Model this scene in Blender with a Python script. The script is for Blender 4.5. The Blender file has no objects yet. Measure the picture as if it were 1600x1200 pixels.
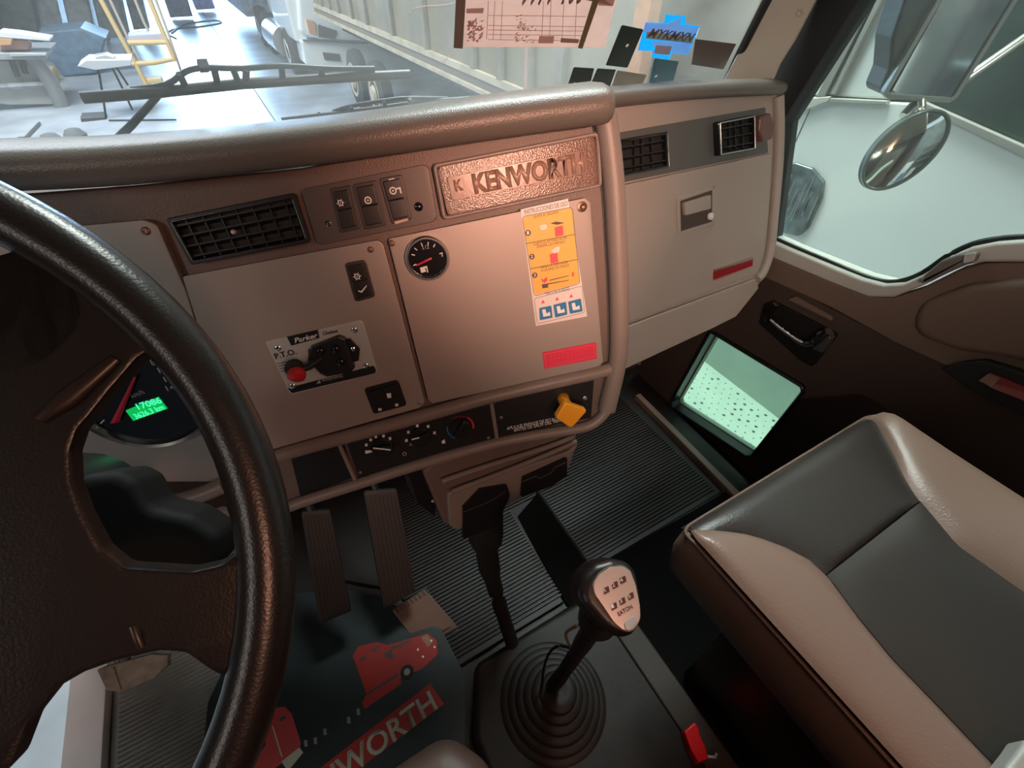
import bpy, bmesh, math, random
from mathutils import Vector, Matrix
random.seed(7)
S=bpy.context.scene; COL=S.collection
# ------------------------------------------------------------- camera, world, lights, exposure
FPX=712.0; EYE=Vector((0,0,1.38))
cx=Vector((.870,-.493,.0)); 
Xc=Vector((.86988,-.33295,.36395)); Fc=Vector((-.49302,-.61017,.62018)); Dc=Vector((-.01558,.71891,.69493))
# columns of the camera in world axes (x right, y forward, z up)
right=Vector((Xc.x,Fc.x,-Dc.x)); down=Vector((Xc.y,Fc.y,-Dc.y)); fwd=Vector((Xc.z,Fc.z,-Dc.z))
cam=bpy.data.cameras.new('camera'); co=bpy.data.objects.new('camera',cam); COL.objects.link(co)
R3=Matrix((right,-down,-fwd)).transposed().to_4x4(); co.matrix_world=Matrix.Translation(EYE)@R3
cam.sensor_width=36; cam.lens=FPX/1600*36; cam.clip_start=.02; cam.clip_end=300; S.camera=co
S.view_settings.view_transform='Standard'; S.view_settings.look='None'; S.view_settings.gamma=1
S.view_settings.use_curve_mapping=False; S.view_settings.exposure=0.0
W=bpy.data.worlds.new('sky'); S.world=W; W.use_nodes=True
W.node_tree.nodes['Background'].inputs[0].default_value=(.80,.92,1,1); W.node_tree.nodes['Background'].inputs[1].default_value=.9
def light(name,kind,loc,target,power,color,size=.3,size_y=None):
    l=bpy.data.lights.new(name,kind); l.energy=power; l.color=color
    if kind=='AREA':
        l.size=size
        if size_y: l.shape='RECTANGLE'; l.size_y=size_y
    elif kind in('POINT','SPOT'): l.shadow_soft_size=size
    o=bpy.data.objects.new(name,l); COL.objects.link(o); o.location=loc
    o.rotation_euler=(Vector(target)-Vector(loc)).to_track_quat('-Z','Y').to_euler(); return o
light('doorway_daylight','AREA',(1.5,40.5,3.5),(1.0,10,-1.2),6500,(.40,.66,1),8,6)
light('side_fill','AREA',(1.95,2.6,4.6),(2.5,.8,0),430,(.90,1,.95),1.2,3.0)  # unseen light added to brighten the white truck beside the window
light('rear_fill','AREA',(2.0,-3.6,5.4),(2.2,-5,-.5),260,(1,.97,.9),1.5,1.5)  # unseen light added so the clutter in the mirrors is not dark
light('left_fill','AREA',(-2.9,-1.3,2.5),(1.0,.7,.9),14,(1,.90,.80),.7,.7)  # unseen fill added in place of daylight through the driver door
sl_=light('cab_added_spot','SPOT',(-.42,-.80,1.66),(1.0,.70,.92),60,(1,.82,.68),.04); sl_.data.spot_size=math.radians(40); sl_.data.spot_blend=1  # unseen spot added to brighten the glove box
light('front_fill','AREA',(-3,11,5.6),(-2.5,11,-1.2),1100,(.88,.94,1),5,5)  # unseen light added to brighten the floor ahead on the left
light('bench_fill','AREA',(.6,6,5.6),(2.6,7,.5),110,(1,.95,.86),1.5,5)  # unseen light added for the trailer side
light('cab_dome_lamp','AREA',(.12,-.92,1.70),(.2,.6,1.0),4.6,(1,.46,.30),.14)
sl_=light('cab_added_spot','SPOT',(.12,-.92,1.70),(.44,.6,1.16),84,(1,.46,.31),.03); sl_.data.spot_size=math.radians(29); sl_.data.spot_blend=1  # spot added at the dome lamp; its falloff dims the lower-left panels
# ------------------------------------------------------------- helpers
def ray(px,py):
    return (right*((px-800)/FPX)+down*((py-600)/FPX)+fwd)
class Fr:
    def __init__(s,o,n,u=None):
        s.o=Vector(o); s.n=Vector(n).normalized(); u=Vector(u or (1,0,0)); u=(u-s.n*u.dot(s.n)).normalized(); s.u=u; s.v=s.n.cross(u)
    def P(s,px,py,h=0):
        d=ray(px,py); o=s.o+s.n*h; return EYE+d*((o-EYE).dot(s.n)/d.dot(s.n))
    def loc(s,p): q=Vector(p)-s.o; return Vector((q.dot(s.u),q.dot(s.v)))
    def uv(s,px,py,h=0): return s.loc(s.P(px,py,h))
    def W(s,a,b,h=0): return s.o+s.u*a+s.v*b+s.n*h
MATS={}
def mat(name,col,rough=.5,metal=0,bump=0,scale=60,vary=0,emit=None,es=1,coat=0,trans=0,spec=.5,vscale=6,kind='noise'):
    if name in MATS: return MATS[name]
    m=bpy.data.materials.new(name); m.use_nodes=True; nt=m.node_tree; b=nt.nodes['Principled BSDF']; N=nt.nodes.new; L=nt.links.new
    b.inputs['Base Color'].default_value=(*col,1); b.inputs['Roughness'].default_value=rough; b.inputs['Metallic'].default_value=metal
    b.inputs['Coat Weight'].default_value=coat; b.inputs['Specular IOR Level'].default_value=spec; b.inputs['Transmission Weight'].default_value=trans
    if emit: b.inputs['Emission Color'].default_value=(*emit,1); b.inputs['Emission Strength'].default_value=es
    tc=N('ShaderNodeTexCoord')
    if vary:
        n=N('ShaderNodeTexNoise'); n.inputs['Scale'].default_value=vscale; n.inputs['Detail'].default_value=6; L(tc.outputs['Object'],n.inputs['Vector'])
        mx=N('ShaderNodeMix'); mx.data_type='RGBA'; r=N('ShaderNodeMapRange'); r.inputs[1].default_value=.35; r.inputs[2].default_value=.65
        L(n.outputs[0],r.inputs[0]); L(r.outputs[0],mx.inputs[0])
        mx.inputs[6].default_value=(*[c*(1-vary) for c in col],1); mx.inputs[7].default_value=(*[min(1,c*(1+vary)) for c in col],1); L(mx.outputs[2],b.inputs['Base Color'])
    if bump:
        if kind=='grain':
            n=N('ShaderNodeTexVoronoi'); n.inputs['Scale'].default_value=scale
        else:
            n=N('ShaderNodeTexNoise'); n.inputs['Scale'].default_value=scale; n.inputs['Detail'].default_value=4
        L(tc.outputs['Object'],n.inputs['Vector']); bp=N('ShaderNodeBump'); bp.inputs['Strength'].default_value=bump; bp.inputs['Distance'].default_value=.0006
        L(n.outputs[0],bp.inputs['Height']); L(bp.outputs[0],b.inputs['Normal'])
    MATS[name]=m; return m
def translucent(m,col,f=.6):
    nt=m.node_tree; t=nt.nodes.new('ShaderNodeBsdfTranslucent'); t.inputs[0].default_value=(*col,1); x=nt.nodes.new('ShaderNodeMixShader'); x.inputs[0].default_value=f
    nt.links.new(nt.nodes['Principled BSDF'].outputs[0],x.inputs[1]); nt.links.new(t.outputs[0],x.inputs[2]); nt.links.new(x.outputs[0],nt.nodes['Material Output'].inputs[0]); return m
def glassmat(name,tint,haze,gloss=.08):
    m=bpy.data.materials.new(name); m.use_nodes=True; nt=m.node_tree; nt.nodes.clear(); N=nt.nodes.new; L=nt.links.new
    out=N('ShaderNodeOutputMaterial'); t=N('ShaderNodeBsdfTransparent'); t.inputs[0].default_value=(*tint,1)
    g=N('ShaderNodeBsdfGlossy'); g.inputs['Roughness'].default_value=.02
    d=N('ShaderNodeBsdfTranslucent'); d.inputs[0].default_value=(.9,.92,.92,1)
    fr=N('ShaderNodeFresnel'); fr.inputs[0].default_value=1.4; mu=N('ShaderNodeMath'); mu.operation='MULTIPLY'; mu.inputs[1].default_value=gloss*12
    ge=N('ShaderNodeNewGeometry'); sb=N('ShaderNodeMath'); sb.operation='SUBTRACT'; sb.inputs[0].default_value=1; L(ge.outputs['Backfacing'],sb.inputs[1]); m2=N('ShaderNodeMath'); m2.operation='MULTIPLY'; L(fr.outputs[0],m2.inputs[0]); L(sb.outputs[0],m2.inputs[1]); L(m2.outputs[0],mu.inputs[0]); a=N('ShaderNodeMixShader'); L(mu.outputs[0],a.inputs[0]); L(t.outputs[0],a.inputs[1]); L(g.outputs[0],a.inputs[2])
    b=N('ShaderNodeMixShader'); tc=N('ShaderNodeTexCoord'); n=N('ShaderNodeTexNoise'); n.inputs['Scale'].default_value=3; L(tc.outputs['Object'],n.inputs[0])
    r=N('ShaderNodeMapRange'); r.inputs[1].default_value=.3; r.inputs[2].default_value=.7; r.inputs[3].default_value=haze*.5; r.inputs[4].default_value=haze*1.5; L(n.outputs[0],r.inputs[0])
    L(r.outputs[0],b.inputs[0]); L(a.outputs[0],b.inputs[1]); L(d.outputs[0],b.inputs[2]); L(b.outputs[0],out.inputs[0]); MATS[name]=m; return m
def link(name,me,m,parent=None,smooth=False,angle=35):
    o=bpy.data.objects.new(name,me); COL.objects.link(o)
    if m: me.materials.append(m)
    if smooth:
        for p in me.polygons: p.use_smooth=True
        if angle and hasattr(me,'set_sharp_from_angle'): me.set_sharp_from_angle(angle=math.radians(angle))
    if parent:
        o.parent=parent; bpy.context.view_layer.update() if False else None
        o.matrix_parent_inverse=wm(parent).inverted()
    return o
def wm(o):
    m=o.matrix_basis.copy()
    if o.parent: m=wm(o.parent)@o.matrix_parent_inverse@m
    return m
def tag(o,label=None,cat=None,group=None,kind=None):
    if label:o['label']=label
    if cat:o['category']=cat
    if group:o['group']=group
    if kind:o['kind']=kind
    return o
def thing(name,label,cat,loc,group=None):
    o=bpy.data.objects.new(name,None); COL.objects.link(o); o.location=loc; o.empty_display_size=.02; return tag(o,label,cat,group)
def fromfaces(name,vs,fs,m,parent=None,smooth=False,angle=35,weld=False):
    me=bpy.data.meshes.new(name); me.from_pydata([tuple(v) for v in vs],[],fs); 
    bm=bmesh.new(); bm.from_mesh(me)
    if weld: bmesh.ops.remove_doubles(bm,verts=bm.verts,dist=1e-5)
    big=[f for f in bm.faces if len(f.verts)>4]
    if big: bmesh.ops.triangulate(bm,faces=big)
    bmesh.ops.recalc_face_normals(bm,faces=bm.faces); bm.to_mesh(me); bm.free(); me.update()
    return link(name,me,m,parent,smooth,angle)
def rnd(pts,r,n=4):
    """round the corners of a 2D polygon"""
    if not r: return [Vector(p) for p in pts]
    out=[];k=len(pts)
    for i in range(k):
        p=Vector(pts[i]);a=Vector(pts[i-1])-p;b=Vector(pts[(i+1)%k])-p;la,lb=a.length,b.length
        if la<1e-9 or lb<1e-9: continue
        c=max(-1,min(1,a.dot(b)/(la*lb))); ang=math.acos(c)
        if ang>math.radians(165): out.append(p); continue
        d=min(r/max(math.tan(ang/2),1e-3),la*.45,lb*.45); A=p+a/la*d;B=p+b/lb*d
        for j in range(n+1):
            t=j/n; out.append(A*(1-t)**2+p*2*t*(1-t)+B*t*t)
    return out
def area2(p): return sum(p[i-1].x*p[i].y-p[i].x*p[i-1].y for i in range(len(p)))
def inset(p,b):
    s=1 if area2(p)>0 else -1; out=[];k=len(p)
    for i in range(k):
        a=(p[i]-p[i-1]);c=(p[(i+1)%k]-p[i])
        if a.length<1e-9:a=c
        if c.length<1e-9:c=a
        a.normalize();c.normalize(); n=Vector((-a.y,a.x))+Vector((-c.y,c.x)); l=n.length
        if l<1e-6: out.append(p[i].copy()); continue
        n/=l; q=max(.45,n.dot(Vector((-a.y,a.x)))); out.append(p[i]+n*s*b/q)
    return out
def prism(name,fr,P2,h0,h1,m,parent=None,b=0,smooth=True):
    P2=[Vector(p) for p in P2]
    rings=[(P2,h0)]
    if b:
        s=1 if h1>h0 else -1
        st=2 if b<.004 else 5
        for q_ in range(st+1):
            th=q_/st*math.pi/2; rings.append((inset(P2,max(1e-6,b*(1-math.cos(th)))),h1-s*b*(1-math.sin(th))))
    else: rings+=[(P2,h1)]
    k=len(P2); vs=[];fs=[]
    for ring,h in rings: vs+=[fr.W(q.x,q.y,h) for q in ring]
    for j in range(len(rings)-1):
        for i in range(k): fs.append((j*k+i,j*k+(i+1)%k,(j+1)*k+(i+1)%k,(j+1)*k+i))
    fs.append(tuple(range(k))[::-1]); fs.append(tuple(range((len(rings)-1)*k,len(rings)*k)))
    o=fromfaces(name,vs,fs,m,parent,smooth,30)
    if b:
        w=o.modifiers.new('flat_faces','WEIGHTED_NORMAL'); w.keep_sharp=True; w.weight=100
    return o
def slab(name,fr,px,h0,h1,m,parent=None,r=0,b=0,n=4,at=0):
    return prism(name,fr,rnd([fr.uv(*p,at) for p in px],r,n),h0,h1,m,parent,b)
def resamp(p,n):
    k=len(p);L=[0]
    for i in range(k): L.append(L[-1]+(p[(i+1)%k]-p[i]).length)
    out=[];j=0
    for i in range(n):
        t=L[-1]*i/n
        while L[j+1]<t:j+=1
        s=(t-L[j])/max(L[j+1]-L[j],1e-9); out.append(p[j%k].lerp(p[(j+1)%k],s))
    return out
def ringmesh(name,fr,outer,w,h0,h1,m,parent=None,b=.001):
    O=[Vector(p) for p in outer]; I=inset(O,w); k=len(O)
    R=[(O,h0),(O,h1-b),(inset(O,b),h1),(inset(O,w-b),h1),(I,h1-b),(I,h0)]
    vs=[];fs=[]
    for ring,h in R: vs+=[fr.W(q.x,q.y,h) for q in ring]
    for j in range(6):
        for i in range(k): fs.append((j*k+i,j*k+(i+1)%k,((j+1)%6)*k+(i+1)%k,((j+1)%6)*k+i))
    return fromfaces(name,vs,fs,m,parent,True,40)
def ringpx(name,fr,px,w,h0,h1,m,parent=None,r=.004,b=.001,at=0): return ringmesh(name,fr,rnd([fr.uv(*p,at) for p in px],r),w,h0,h1,m,parent,b)
def smoothpath(pts,n=6):
    pts=[Vector(p) for p in pts]; out=[]
    for i in range(len(pts)-1):
        a=pts[max(i-1,0)];b=pts[i];c=pts[i+1];d=pts[min(i+2,len(pts)-1)]
        for j in range(n):
            t=j/n; out.append(.5*((2*b)+(c-a)*t+(2*a-5*b+4*c-d)*t*t+(3*b-a-3*c+d)*t**3))
    out.append(pts[-1]); return out
def tube(name,pts,rad,m,parent=None,seg=10,flat=1,up=None,caps=True,closed=False,n=0,sm=True):
    if n: pts=smoothpath(pts,n)
    pts=[Vector(p) for p in pts]; k=len(pts); vs=[];fs=[]; ref=Vector(up) if up else None
    for i,p in enumerate(pts):
        if closed: t=pts[(i+1)%k]-pts[i-1]
        else: t=pts[min(i+1,k-1)]-pts[max(i-1,0)]
        t.normalize(); r=ref or (Vector((0,0,1)) if abs(t.z)<.9 else Vector((1,0,0)))
        a=(r-t*r.dot(t)).normalized(); bb=t.cross(a); q=rad[min(i*len(rad)//k,len(rad)-1)] if isinstance(rad,(list,tuple)) else rad
        for j in range(seg):
            w=2*math.pi*j/seg; vs.append(p+a*math.sin(w)*q*flat+bb*math.cos(w)*q)
    for i in range(k if closed else k-1):
        for j in range(seg):
            fs.append((i*seg+j,i*seg+(j+1)%seg,((i+1)%k)*seg+(j+1)%seg,((i+1)%k)*seg+j))
    if caps and not closed: fs+= [tuple(range(seg)),tuple(range((k-1)*seg,k*seg))]
    return fromfaces(name,vs,fs,m,parent,sm,60)
def lathe(name,c,axis,prof,m,parent=None,seg=32,up=None,sq=1):
    axis=Vector(axis).normalized(); r=Vector(up) if up else (Vector((0,0,1)) if abs(axis.z)<.9 else Vector((0,1,0)))
    a=(r-axis*r.dot(axis)).normalized(); b=axis.cross(a); vs=[];fs=[];c=Vector(c)
    for (q,h) in prof:
        for j in range(seg):
            w=2*math.pi*j/seg; vs.append(c+axis*h+(a*math.sin(w)*sq+b*math.cos(w))*q)
    for i in range(len(prof)-1):
        for j in range(seg): fs.append((i*seg+j,i*seg+(j+1)%seg,(i+1)*seg+(j+1)%seg,(i+1)*seg+j))
    fs+=[tuple(range(seg)),tuple(range((len(prof)-1)*seg,len(prof)*seg))]
    return fromfaces(name,vs,fs,m,parent,True,40,weld=True)
def box(name,lo,hi,m,parent=None,b=0,rot=0):
    me=bpy.data.meshes.new(name); bm=bmesh.new(); bmesh.ops.create_cube(bm,size=1)
    lo=Vector(lo);hi=Vector(hi);c=(lo+hi)/2;d=hi-lo
    for v in bm.verts: v.co=Vector((v.co.x*d.x,v.co.y*d.y,v.co.z*d.z))
    if b: bmesh.ops.bevel(bm,geom=bm.edges[:]+bm.verts[:],offset=b,segments=2,affect='EDGES',profile=.6)
    if rot: bmesh.ops.rotate(bm,verts=bm.verts,cent=(0,0,0),matrix=Matrix.Rotation(rot,3,'Z'))
    bmesh.ops.translate(bm,verts=bm.verts,vec=c); bm.to_mesh(me); bm.free()
    o=link(name,me,m,parent,bool(b),30)
    if b:
        w=o.modifiers.new('flat_faces','WEIGHTED_NORMAL'); w.keep_sharp=True; w.weight=100
    return o
def joined(name,objs,m,parent=None,kind=None):
    """several simple solids joined into one mesh"""
    bm=bmesh.new()
    for o in objs:
        bm.from_mesh(o.data); me=o.data; bpy.data.objects.remove(o); bpy.data.meshes.remove(me)
    me=bpy.data.meshes.new(name); bm.to_mesh(me); bm.free(); o=link(name,me,None,parent)
    if not me.materials: me.materials.append(m)
    if kind:o['kind']=kind
    return o
def text(name,fr,s,a,b,hpx,m,parent=None,h=.0006,ext=.0002,bold=0,mirror=False,shear=0):
    """flat lettering on a plane: baseline from pixel a to pixel b, cap height hpx"""
    cu=bpy.data.curves.new(name,'FONT'); cu.body=s; cu.size=1; cu.extrude=0; cu.offset=bold; cu.shear=shear; cu.resolution_u=3
    t=bpy.data.objects.new(name,cu); COL.objects.link(t); dg=bpy.context.evaluated_depsgraph_get(); me=bpy.data.meshes.new_from_object(t.evaluated_get(dg)); bpy.data.objects.remove(t)
    A=fr.P(*a,h);B=fr.P(*b,h); d=B-A; w=max(v.co.x for v in me.vertices); x0=min(v.co.x for v in me.vertices)
    u=d.normalized(); vv=fr.n.cross(u); depth=(A-EYE).dot(fwd); ch=hpx/FPX*depth/ max(.3,(vv-fwd*vv.dot(fwd)).length)
    sx=d.length/(w-x0); sy=ch/.70
    bm=bmesh.new(); bm.from_mesh(me)
    for v in bm.verts:
        x=(v.co.x-x0); x=(w-x0-x) if mirror else x; v.co=A+u*x*sx+vv*v.co.y*sy
    if ext:
        g=bmesh.ops.extrude_face_region(bm,geom=bm.faces[:]); bmesh.ops.translate(bm,verts=[v for v in g['geom'] if isinstance(v,bmesh.types.BMVert)],vec=fr.n*ext)
    bmesh.ops.recalc_face_normals(bm,faces=bm.faces); bm.to_mesh(me); bm.free(); me.materials.clear()
    return link(name,me,m,parent)
def screw(fr,px,r,m,parent,h=0,name='screw'):
    c=fr.P(*px,h); u=fr.u*math.cos(.6)+fr.v*math.sin(.6)
    a=lathe(name,c,fr.n,[(r,0),(r,.0012),(r*.7,.0022),(r*.45,.0022),(r*.4,.001)],m,parent,14); return a
# ------------------------------------------------------------- materials
dash=mat('dash_vinyl_brown',(.16,.115,.098),.48,bump=.5,scale=420,kind='grain',vary=.06)
padm=mat('dash_pad_vinyl',(.14,.125,.11),.38,bump=.4,scale=480,kind='grain')
panelm=mat('painted_panel_beige',(.36,.31,.28),.42,metal=.15,bump=.12,scale=500,vary=.04,vscale=3)
glovem=mat('glove_box_plastic',(.36,.32,.285),.52,bump=.35,scale=500,kind='grain')
frmm=mat('trim_plastic_brown',(.24,.19,.165),.42,bump=.3,scale=400,kind='grain')
darktrim=mat('dark_grey_plastic',(.075,.07,.068),.45,bump=.15,scale=400)
greystrip=mat('grey_green_vent_strip',(.10,.105,.098),.5,bump=.15,scale=400)
black=mat('black_plastic',(.012,.012,.013),.35)
blackm=mat('matt_black_rubber',(.012,.012,.012),.7,bump=.3,scale=150)
gloss=mat('gloss_black',(.008,.008,.01),.15)
chrome=mat('chrome',(.8,.8,.8),.15,1)
steel=mat('brushed_steel',(.55,.53,.5),.35,1)
silver=mat('silver_label',(.55,.56,.53),.4,.3)
white=mat('white_print',(.85,.85,.82),.6)
red=mat('red_plastic',(.55,.02,.02),.35)
redprint=mat('red_print',(.75,.03,.08),.5)
yellow=mat('yellow_plastic',(.95,.38,.02),.4)
nameplate=mat('embossed_brown_leather',(.15,.085,.062),.26,bump=.3,scale=420,kind='grain')
letterm=mat('embossed_letter_brown',(.33,.20,.15),.32,bump=.3,scale=300)
wheelm=mat('steering_leather_black',(.013,.010,.009),.33,bump=.14,scale=650,kind='grain')
seatdark=mat('seat_leather_charcoal',(.036,.030,.026),.36,bump=.4,scale=260,kind='grain',vary=.05)
seatins=mat('seat_insert_charcoal',(.032,.026,.021),.55,bump=.4,scale=500)
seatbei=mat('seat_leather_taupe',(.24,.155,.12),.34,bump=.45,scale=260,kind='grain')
floorm=mat('floor_rubber_brown',(.016,.011,.009),.5,bump=.2,scale=60,vary=.25,vscale=8)
ribm=mat('floor_rib_rubber',(.016,.010,.009),.38,spec=.3,vary=.25,vscale=9)
doorup=mat('door_upper_grey',(.46,.46,.43),.5,bump=.3,scale=400,kind='grain')
doorm=mat('door_trim_brown',(.16,.11,.085),.55,bump=.3,scale=300,kind='grain')
doorlow=mat('door_trim_dark_brown',(.06,.038,.030),.6,bump=.3,scale=300,kind='grain')
pillm=mat('pillar_plastic_beige',(.38,.36,.30),.5,bump=.2,scale=400)
concrete=mat('workshop_concrete',(.42,.46,.50),.32,bump=.2,scale=3,vary=.22,vscale=1.2)
whitep=mat('white_truck_paint',(.80,.84,.82),.3,coat=.5,vary=.03,vscale=1)
trailm=mat('trailer_aluminium',(.30,.26,.18),.5,.3,bump=.15,scale=10,vary=.15,vscale=2)
railm=mat('trailer_rail_cream',(.50,.43,.31),.5,vary=.15,vscale=4)
tyre=mat('tyre_rubber',(.05,.05,.052),.8,bump=.4,scale=30)
glassd=mat('dark_green_glass',(.035,.06,.05),.25,vary=.5,vscale=2,coat=.3)
mirror=mat('mirror_glass',(.75,.8,.78),.06,1)
# ------------------------------------------------------------- reference planes
nin=Vector((.292,.899,-.327)); A=Fr(EYE+nin.normalized()*(.72/nin.length),-nin)          # centre dashboard face
G=Fr((.94,.874-.35*.45,1.38-.45),(0,-.944,.330))                                            # glove box face
DR=Fr((1.25,.4,.9),(-1,0,0),(0,-1,0))                                                       # right door inner face
FL=Fr((0,0,0),(0,0,1))
# ============================================================= SETTING
def struct(o): o['kind']='structure'; return o
struct(box('floor',(-.74,-1,-.06),(1.30,1.16,0),floorm))
struct(box('wall_front',(-.80,1.06,0),(1.36,1.14,1.06),doorlow))
struct(box('wall_back',(-.86,-1.06,0),(1.36,-1.0,1.80),doorlow))
struct(box('ceiling',(-.86,-1.06,1.80),(1.36,.62,1.86),pillm))
struct(box('wall_left',(-.86,-1.0,0),(-.80,-.35,1.8),doorlow))
struct(box('trim_1',(-.80,-.35,-.03),(-.72,1.1,.03),mat('white_sill_paint',(.75,.66,.62),.5,vary=.05),b=.006)); 
# ribbed rubber mat on the cab floor
def ribs(name,x0,x1,y0,y1,z,pitch,m,parent=None,hh=.004):
    vs=[];fs=[];y=y0;i=0
    while y<y1:
        w=pitch*.28; b=len(vs)
        for x in (x0,x1): vs+=[Vector((x,y-w*1.3,z)),Vector((x,y-w*.6,z+hh)),Vector((x,y+w*.6,z+hh)),Vector((x,y+w*1.3,z))]
        fs+=[(b,b+1,b+5,b+4),(b+1,b+2,b+6,b+5),(b+2,b+3,b+7,b+6)]; y+=pitch
    return fromfaces(name,vs,fs,m,parent)
mt=thing('floor_mat','brown ribbed rubber mat covering the passenger footwell floor','floor mat',(.7,.5,0))
box('mat_sheet',(.536,.40,.0),(1.10,1.02,.006),floorm,mt,b=.002); tag(ribs('mat_rib',.54,1.08,.42,1.0,.006,.0115,ribm,mt),kind='stuff')
mt=thing('floor_mat','brown ribbed rubber mat between pedals and gear lever boot','floor mat',(.2,.7,0))
sheet=[(.0,.36),(.40,.36),(.42,.66),(.515,.70),(.515,1.06),(-.16,1.06),(-.16,.75),(.0,.62)]
prism('mat_sheet',FL,sheet,0,.012,floorm,mt,b=.003); tag(ribs('mat_rib',.0,.405,.38,.695,.012,.011,ribm,mt),kind='stuff'); tag(ribs('mat_rib',.0,.515,.70,1.05,.012,.011,ribm,mt),kind='stuff')
mt=thing('floor_mat','ribbed rubber mat coloured grey as daylit beside the open driver door sill','floor mat',(-.5,.5,0))
box('mat_sheet',(-.715,.2,0),(-.36,1.06,.008),mat('daylit_grey_rubber',(.20,.19,.175),.7,bump=.2,scale=60,vary=.2),mt,b=.002); tag(ribs('mat_rib',-.70,-.37,.25,1.02,.008,.011,MATS['daylit_grey_rubber'],mt),kind='stuff')  # pale grey colour stands in for daylight on the floor ribs
cpt=prism('floor_overlay',FL,rnd([(.405,.34),(.528,.31),(.528,-.6),(1.12,-.6),(1.12,.39),(.53,.40),(.53,.72),(.515,.70),(.42,.66)],.02),0,.010,mat('black_overlay',(.006,.006,.006),.95,spec=.05,bump=.6,scale=300),None)  # flat black sheet over the floor beside the tunnel cover
tag(cpt,'black floor carpet between the tunnel cover and the passenger seat','overlay')
# tunnel cover with lever boot
tn=thing('tunnel_cover','brown rubber tunnel cover around the gear lever boot','floor cover',(.25,.1,0))
T2=[(.10,.335),(.50,.335),(.515,.31),(.52,-.4),(.03,-.4),(.03,.2)]
prism('cover_sheet',FL,rnd(T2,.04),.0,.055,mat('tunnel_rubber',(.014,.010,.008),.5,spec=.3,bump=.5,scale=90,vary=.3,vscale=10),tn,b=.02)
vs=[(.462,-.38),(.53,-.38),(.53,.30),(.462,.30)]
prism('edge_strip',FL,vs,.045,.062,mat('edge_strip_rubber',(.03,.023,.017),.6,bump=.4,scale=80),tn,b=.006)
bc=Vector((.235,.17,.05))
for i in range(6):
    r=.125-.017*i; lathe('boot_ring',bc+Vector((.002*i,.0,.012*i)),(0,0,1),[(r-.012,-.004),(r,.0),(r+.004,.006),(r-.006,.012),(r-.02,.010)],MATS['tunnel_rubber'],tn,36)
# kick trim at the passenger door
struct(prism('trim_2',FL,[(1.105,.35),(1.135,.35),(1.155,.90),(1.13,.90)],0,.03,mat('kick_trim_tan',(.30,.2,.15),.4),None,b=.006))
# ============================================================= DASHBOARD
D=thing('dashboard','brown and beige truck dashboard with switches, gauges and vents','dashboard',A.P(700,520))
def dbig(px): return px
slab('body',A,[(-330,330),(200,290),(470,262),(680,222),(958,180),(972,400),(972,570),(955,628),(922,672),(770,702),(600,752),(468,800),(360,800),(330,752),(120,752),(-330,880)],-.24,-.010,dash,D,r=.01,b=.004)
# top pad: rolled edge swept along the panel, running back to the windscreen
stations=[(-330,268),(-100,268),(0,266),(150,260),(300,248),(450,232),(600,213),(750,191),(860,176),(940,166),(956,164)]
def padsweep(name,fr,st,h,r,back,drop,m,parent,ztop=None,endr=True):
    C=[fr.P(x,y,h) for x,y in st]; C=smoothpath(C,3); k=len(C); prof=[]
    vs=[];fs=[]; N=9
    for i,c in enumerate(C):
        rr=r
        if i>=k-3 and endr: rr=r*[.93,.75,.45][i-(k-3)]
        row=[]
        for j in range(N):                      # roll from underneath, round the front to the top
            w=math.radians(-115+j*(205/(N-1))); n2=Vector((fr.n.x,fr.n.y,0)).normalized()
            row.append(c+n2*math.cos(w)*rr+Vector((0,0,math.sin(w)*rr)))
        t=row[-1]; n2=Vector((fr.n.x,fr.n.y,0)).normalized()
        row.append(t-n2*back*.3+Vector((0,0,-drop*.02)));row.append(t-n2*back*.55+Vector((0,0,-drop*.25)));row.append(t-n2*back+Vector((0,0,-drop)))
        row.append(t-n2*back+Vector((0,0,-drop-.05))); row.append(row[0]-n2*(back-.02)+Vector((0,0,-.03)))
        vs+=row
    M_=len(row)
    for i in range(k-1):
        for j in range(M_): fs.append((i*M_+j,i*M_+(j+1)%M_,(i+1)*M_+(j+1)%M_,(i+1)*M_+j))
    fs+=[tuple(range(M_)),tuple(range((k-1)*M_,k*M_))]
    return fromfaces(name,vs,fs,m,parent,True,50)
padsweep('top_pad',A,stations,.040,.0225,.105,.018,padm,D)
# instrument cluster behind the steering wheel
slab('cluster_panel',A,[(-330,392),(226,343),(246,350),(292,455),(376,738),(352,752),(112,752),(-330,850)],-.008,.002,panelm,D,r=.01,b=.002)
screw(A,(228,361),.0055,mat('brass_screw',(.22,.13,.09),.4,.8),D,.002)
slab('cluster_recess',A,[(-330,470),(60,428),(150,424),(158,540),(60,560),(-330,650)],-.002,.006,black,D,r=.02,b=.002)
sp=Vector(A.P(222,600,.004))
spd=lathe('speedometer',sp,A.n,[(.104,0),(.104,.012),(.101,.017),(.097,.015),(.094,.006)],chrome,D,48)
lathe('dial',sp+A.n*.001,A.n,[(.0945,0),(.0945,.006)],gloss,spd,48)
def dtick(c,fr,ang,r0,r1,w,h,m,par,name='tick'):
    u=fr.u*math.cos(ang)+fr.v*math.sin(ang); v=fr.n.cross(u); c=Vector(c)+fr.n*h
    vs=[c+u*r0-v*w,c+u*r1-v*w,c+u*r1+v*w,c+u*r0+v*w]; return fromfaces(name,vs+[q+fr.n*.0005 for q in vs],[(0,1,2,3),(4,5,6,7),(0,1,5,4),(1,2,6,5),(2,3,7,6),(3,0,4,7)],m,par)
joined('tick',[dtick(sp,A,math.radians(a),.080,.089,.0008,.0075,white,None) for a in range(-30,211,12)],white,spd)
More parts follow.
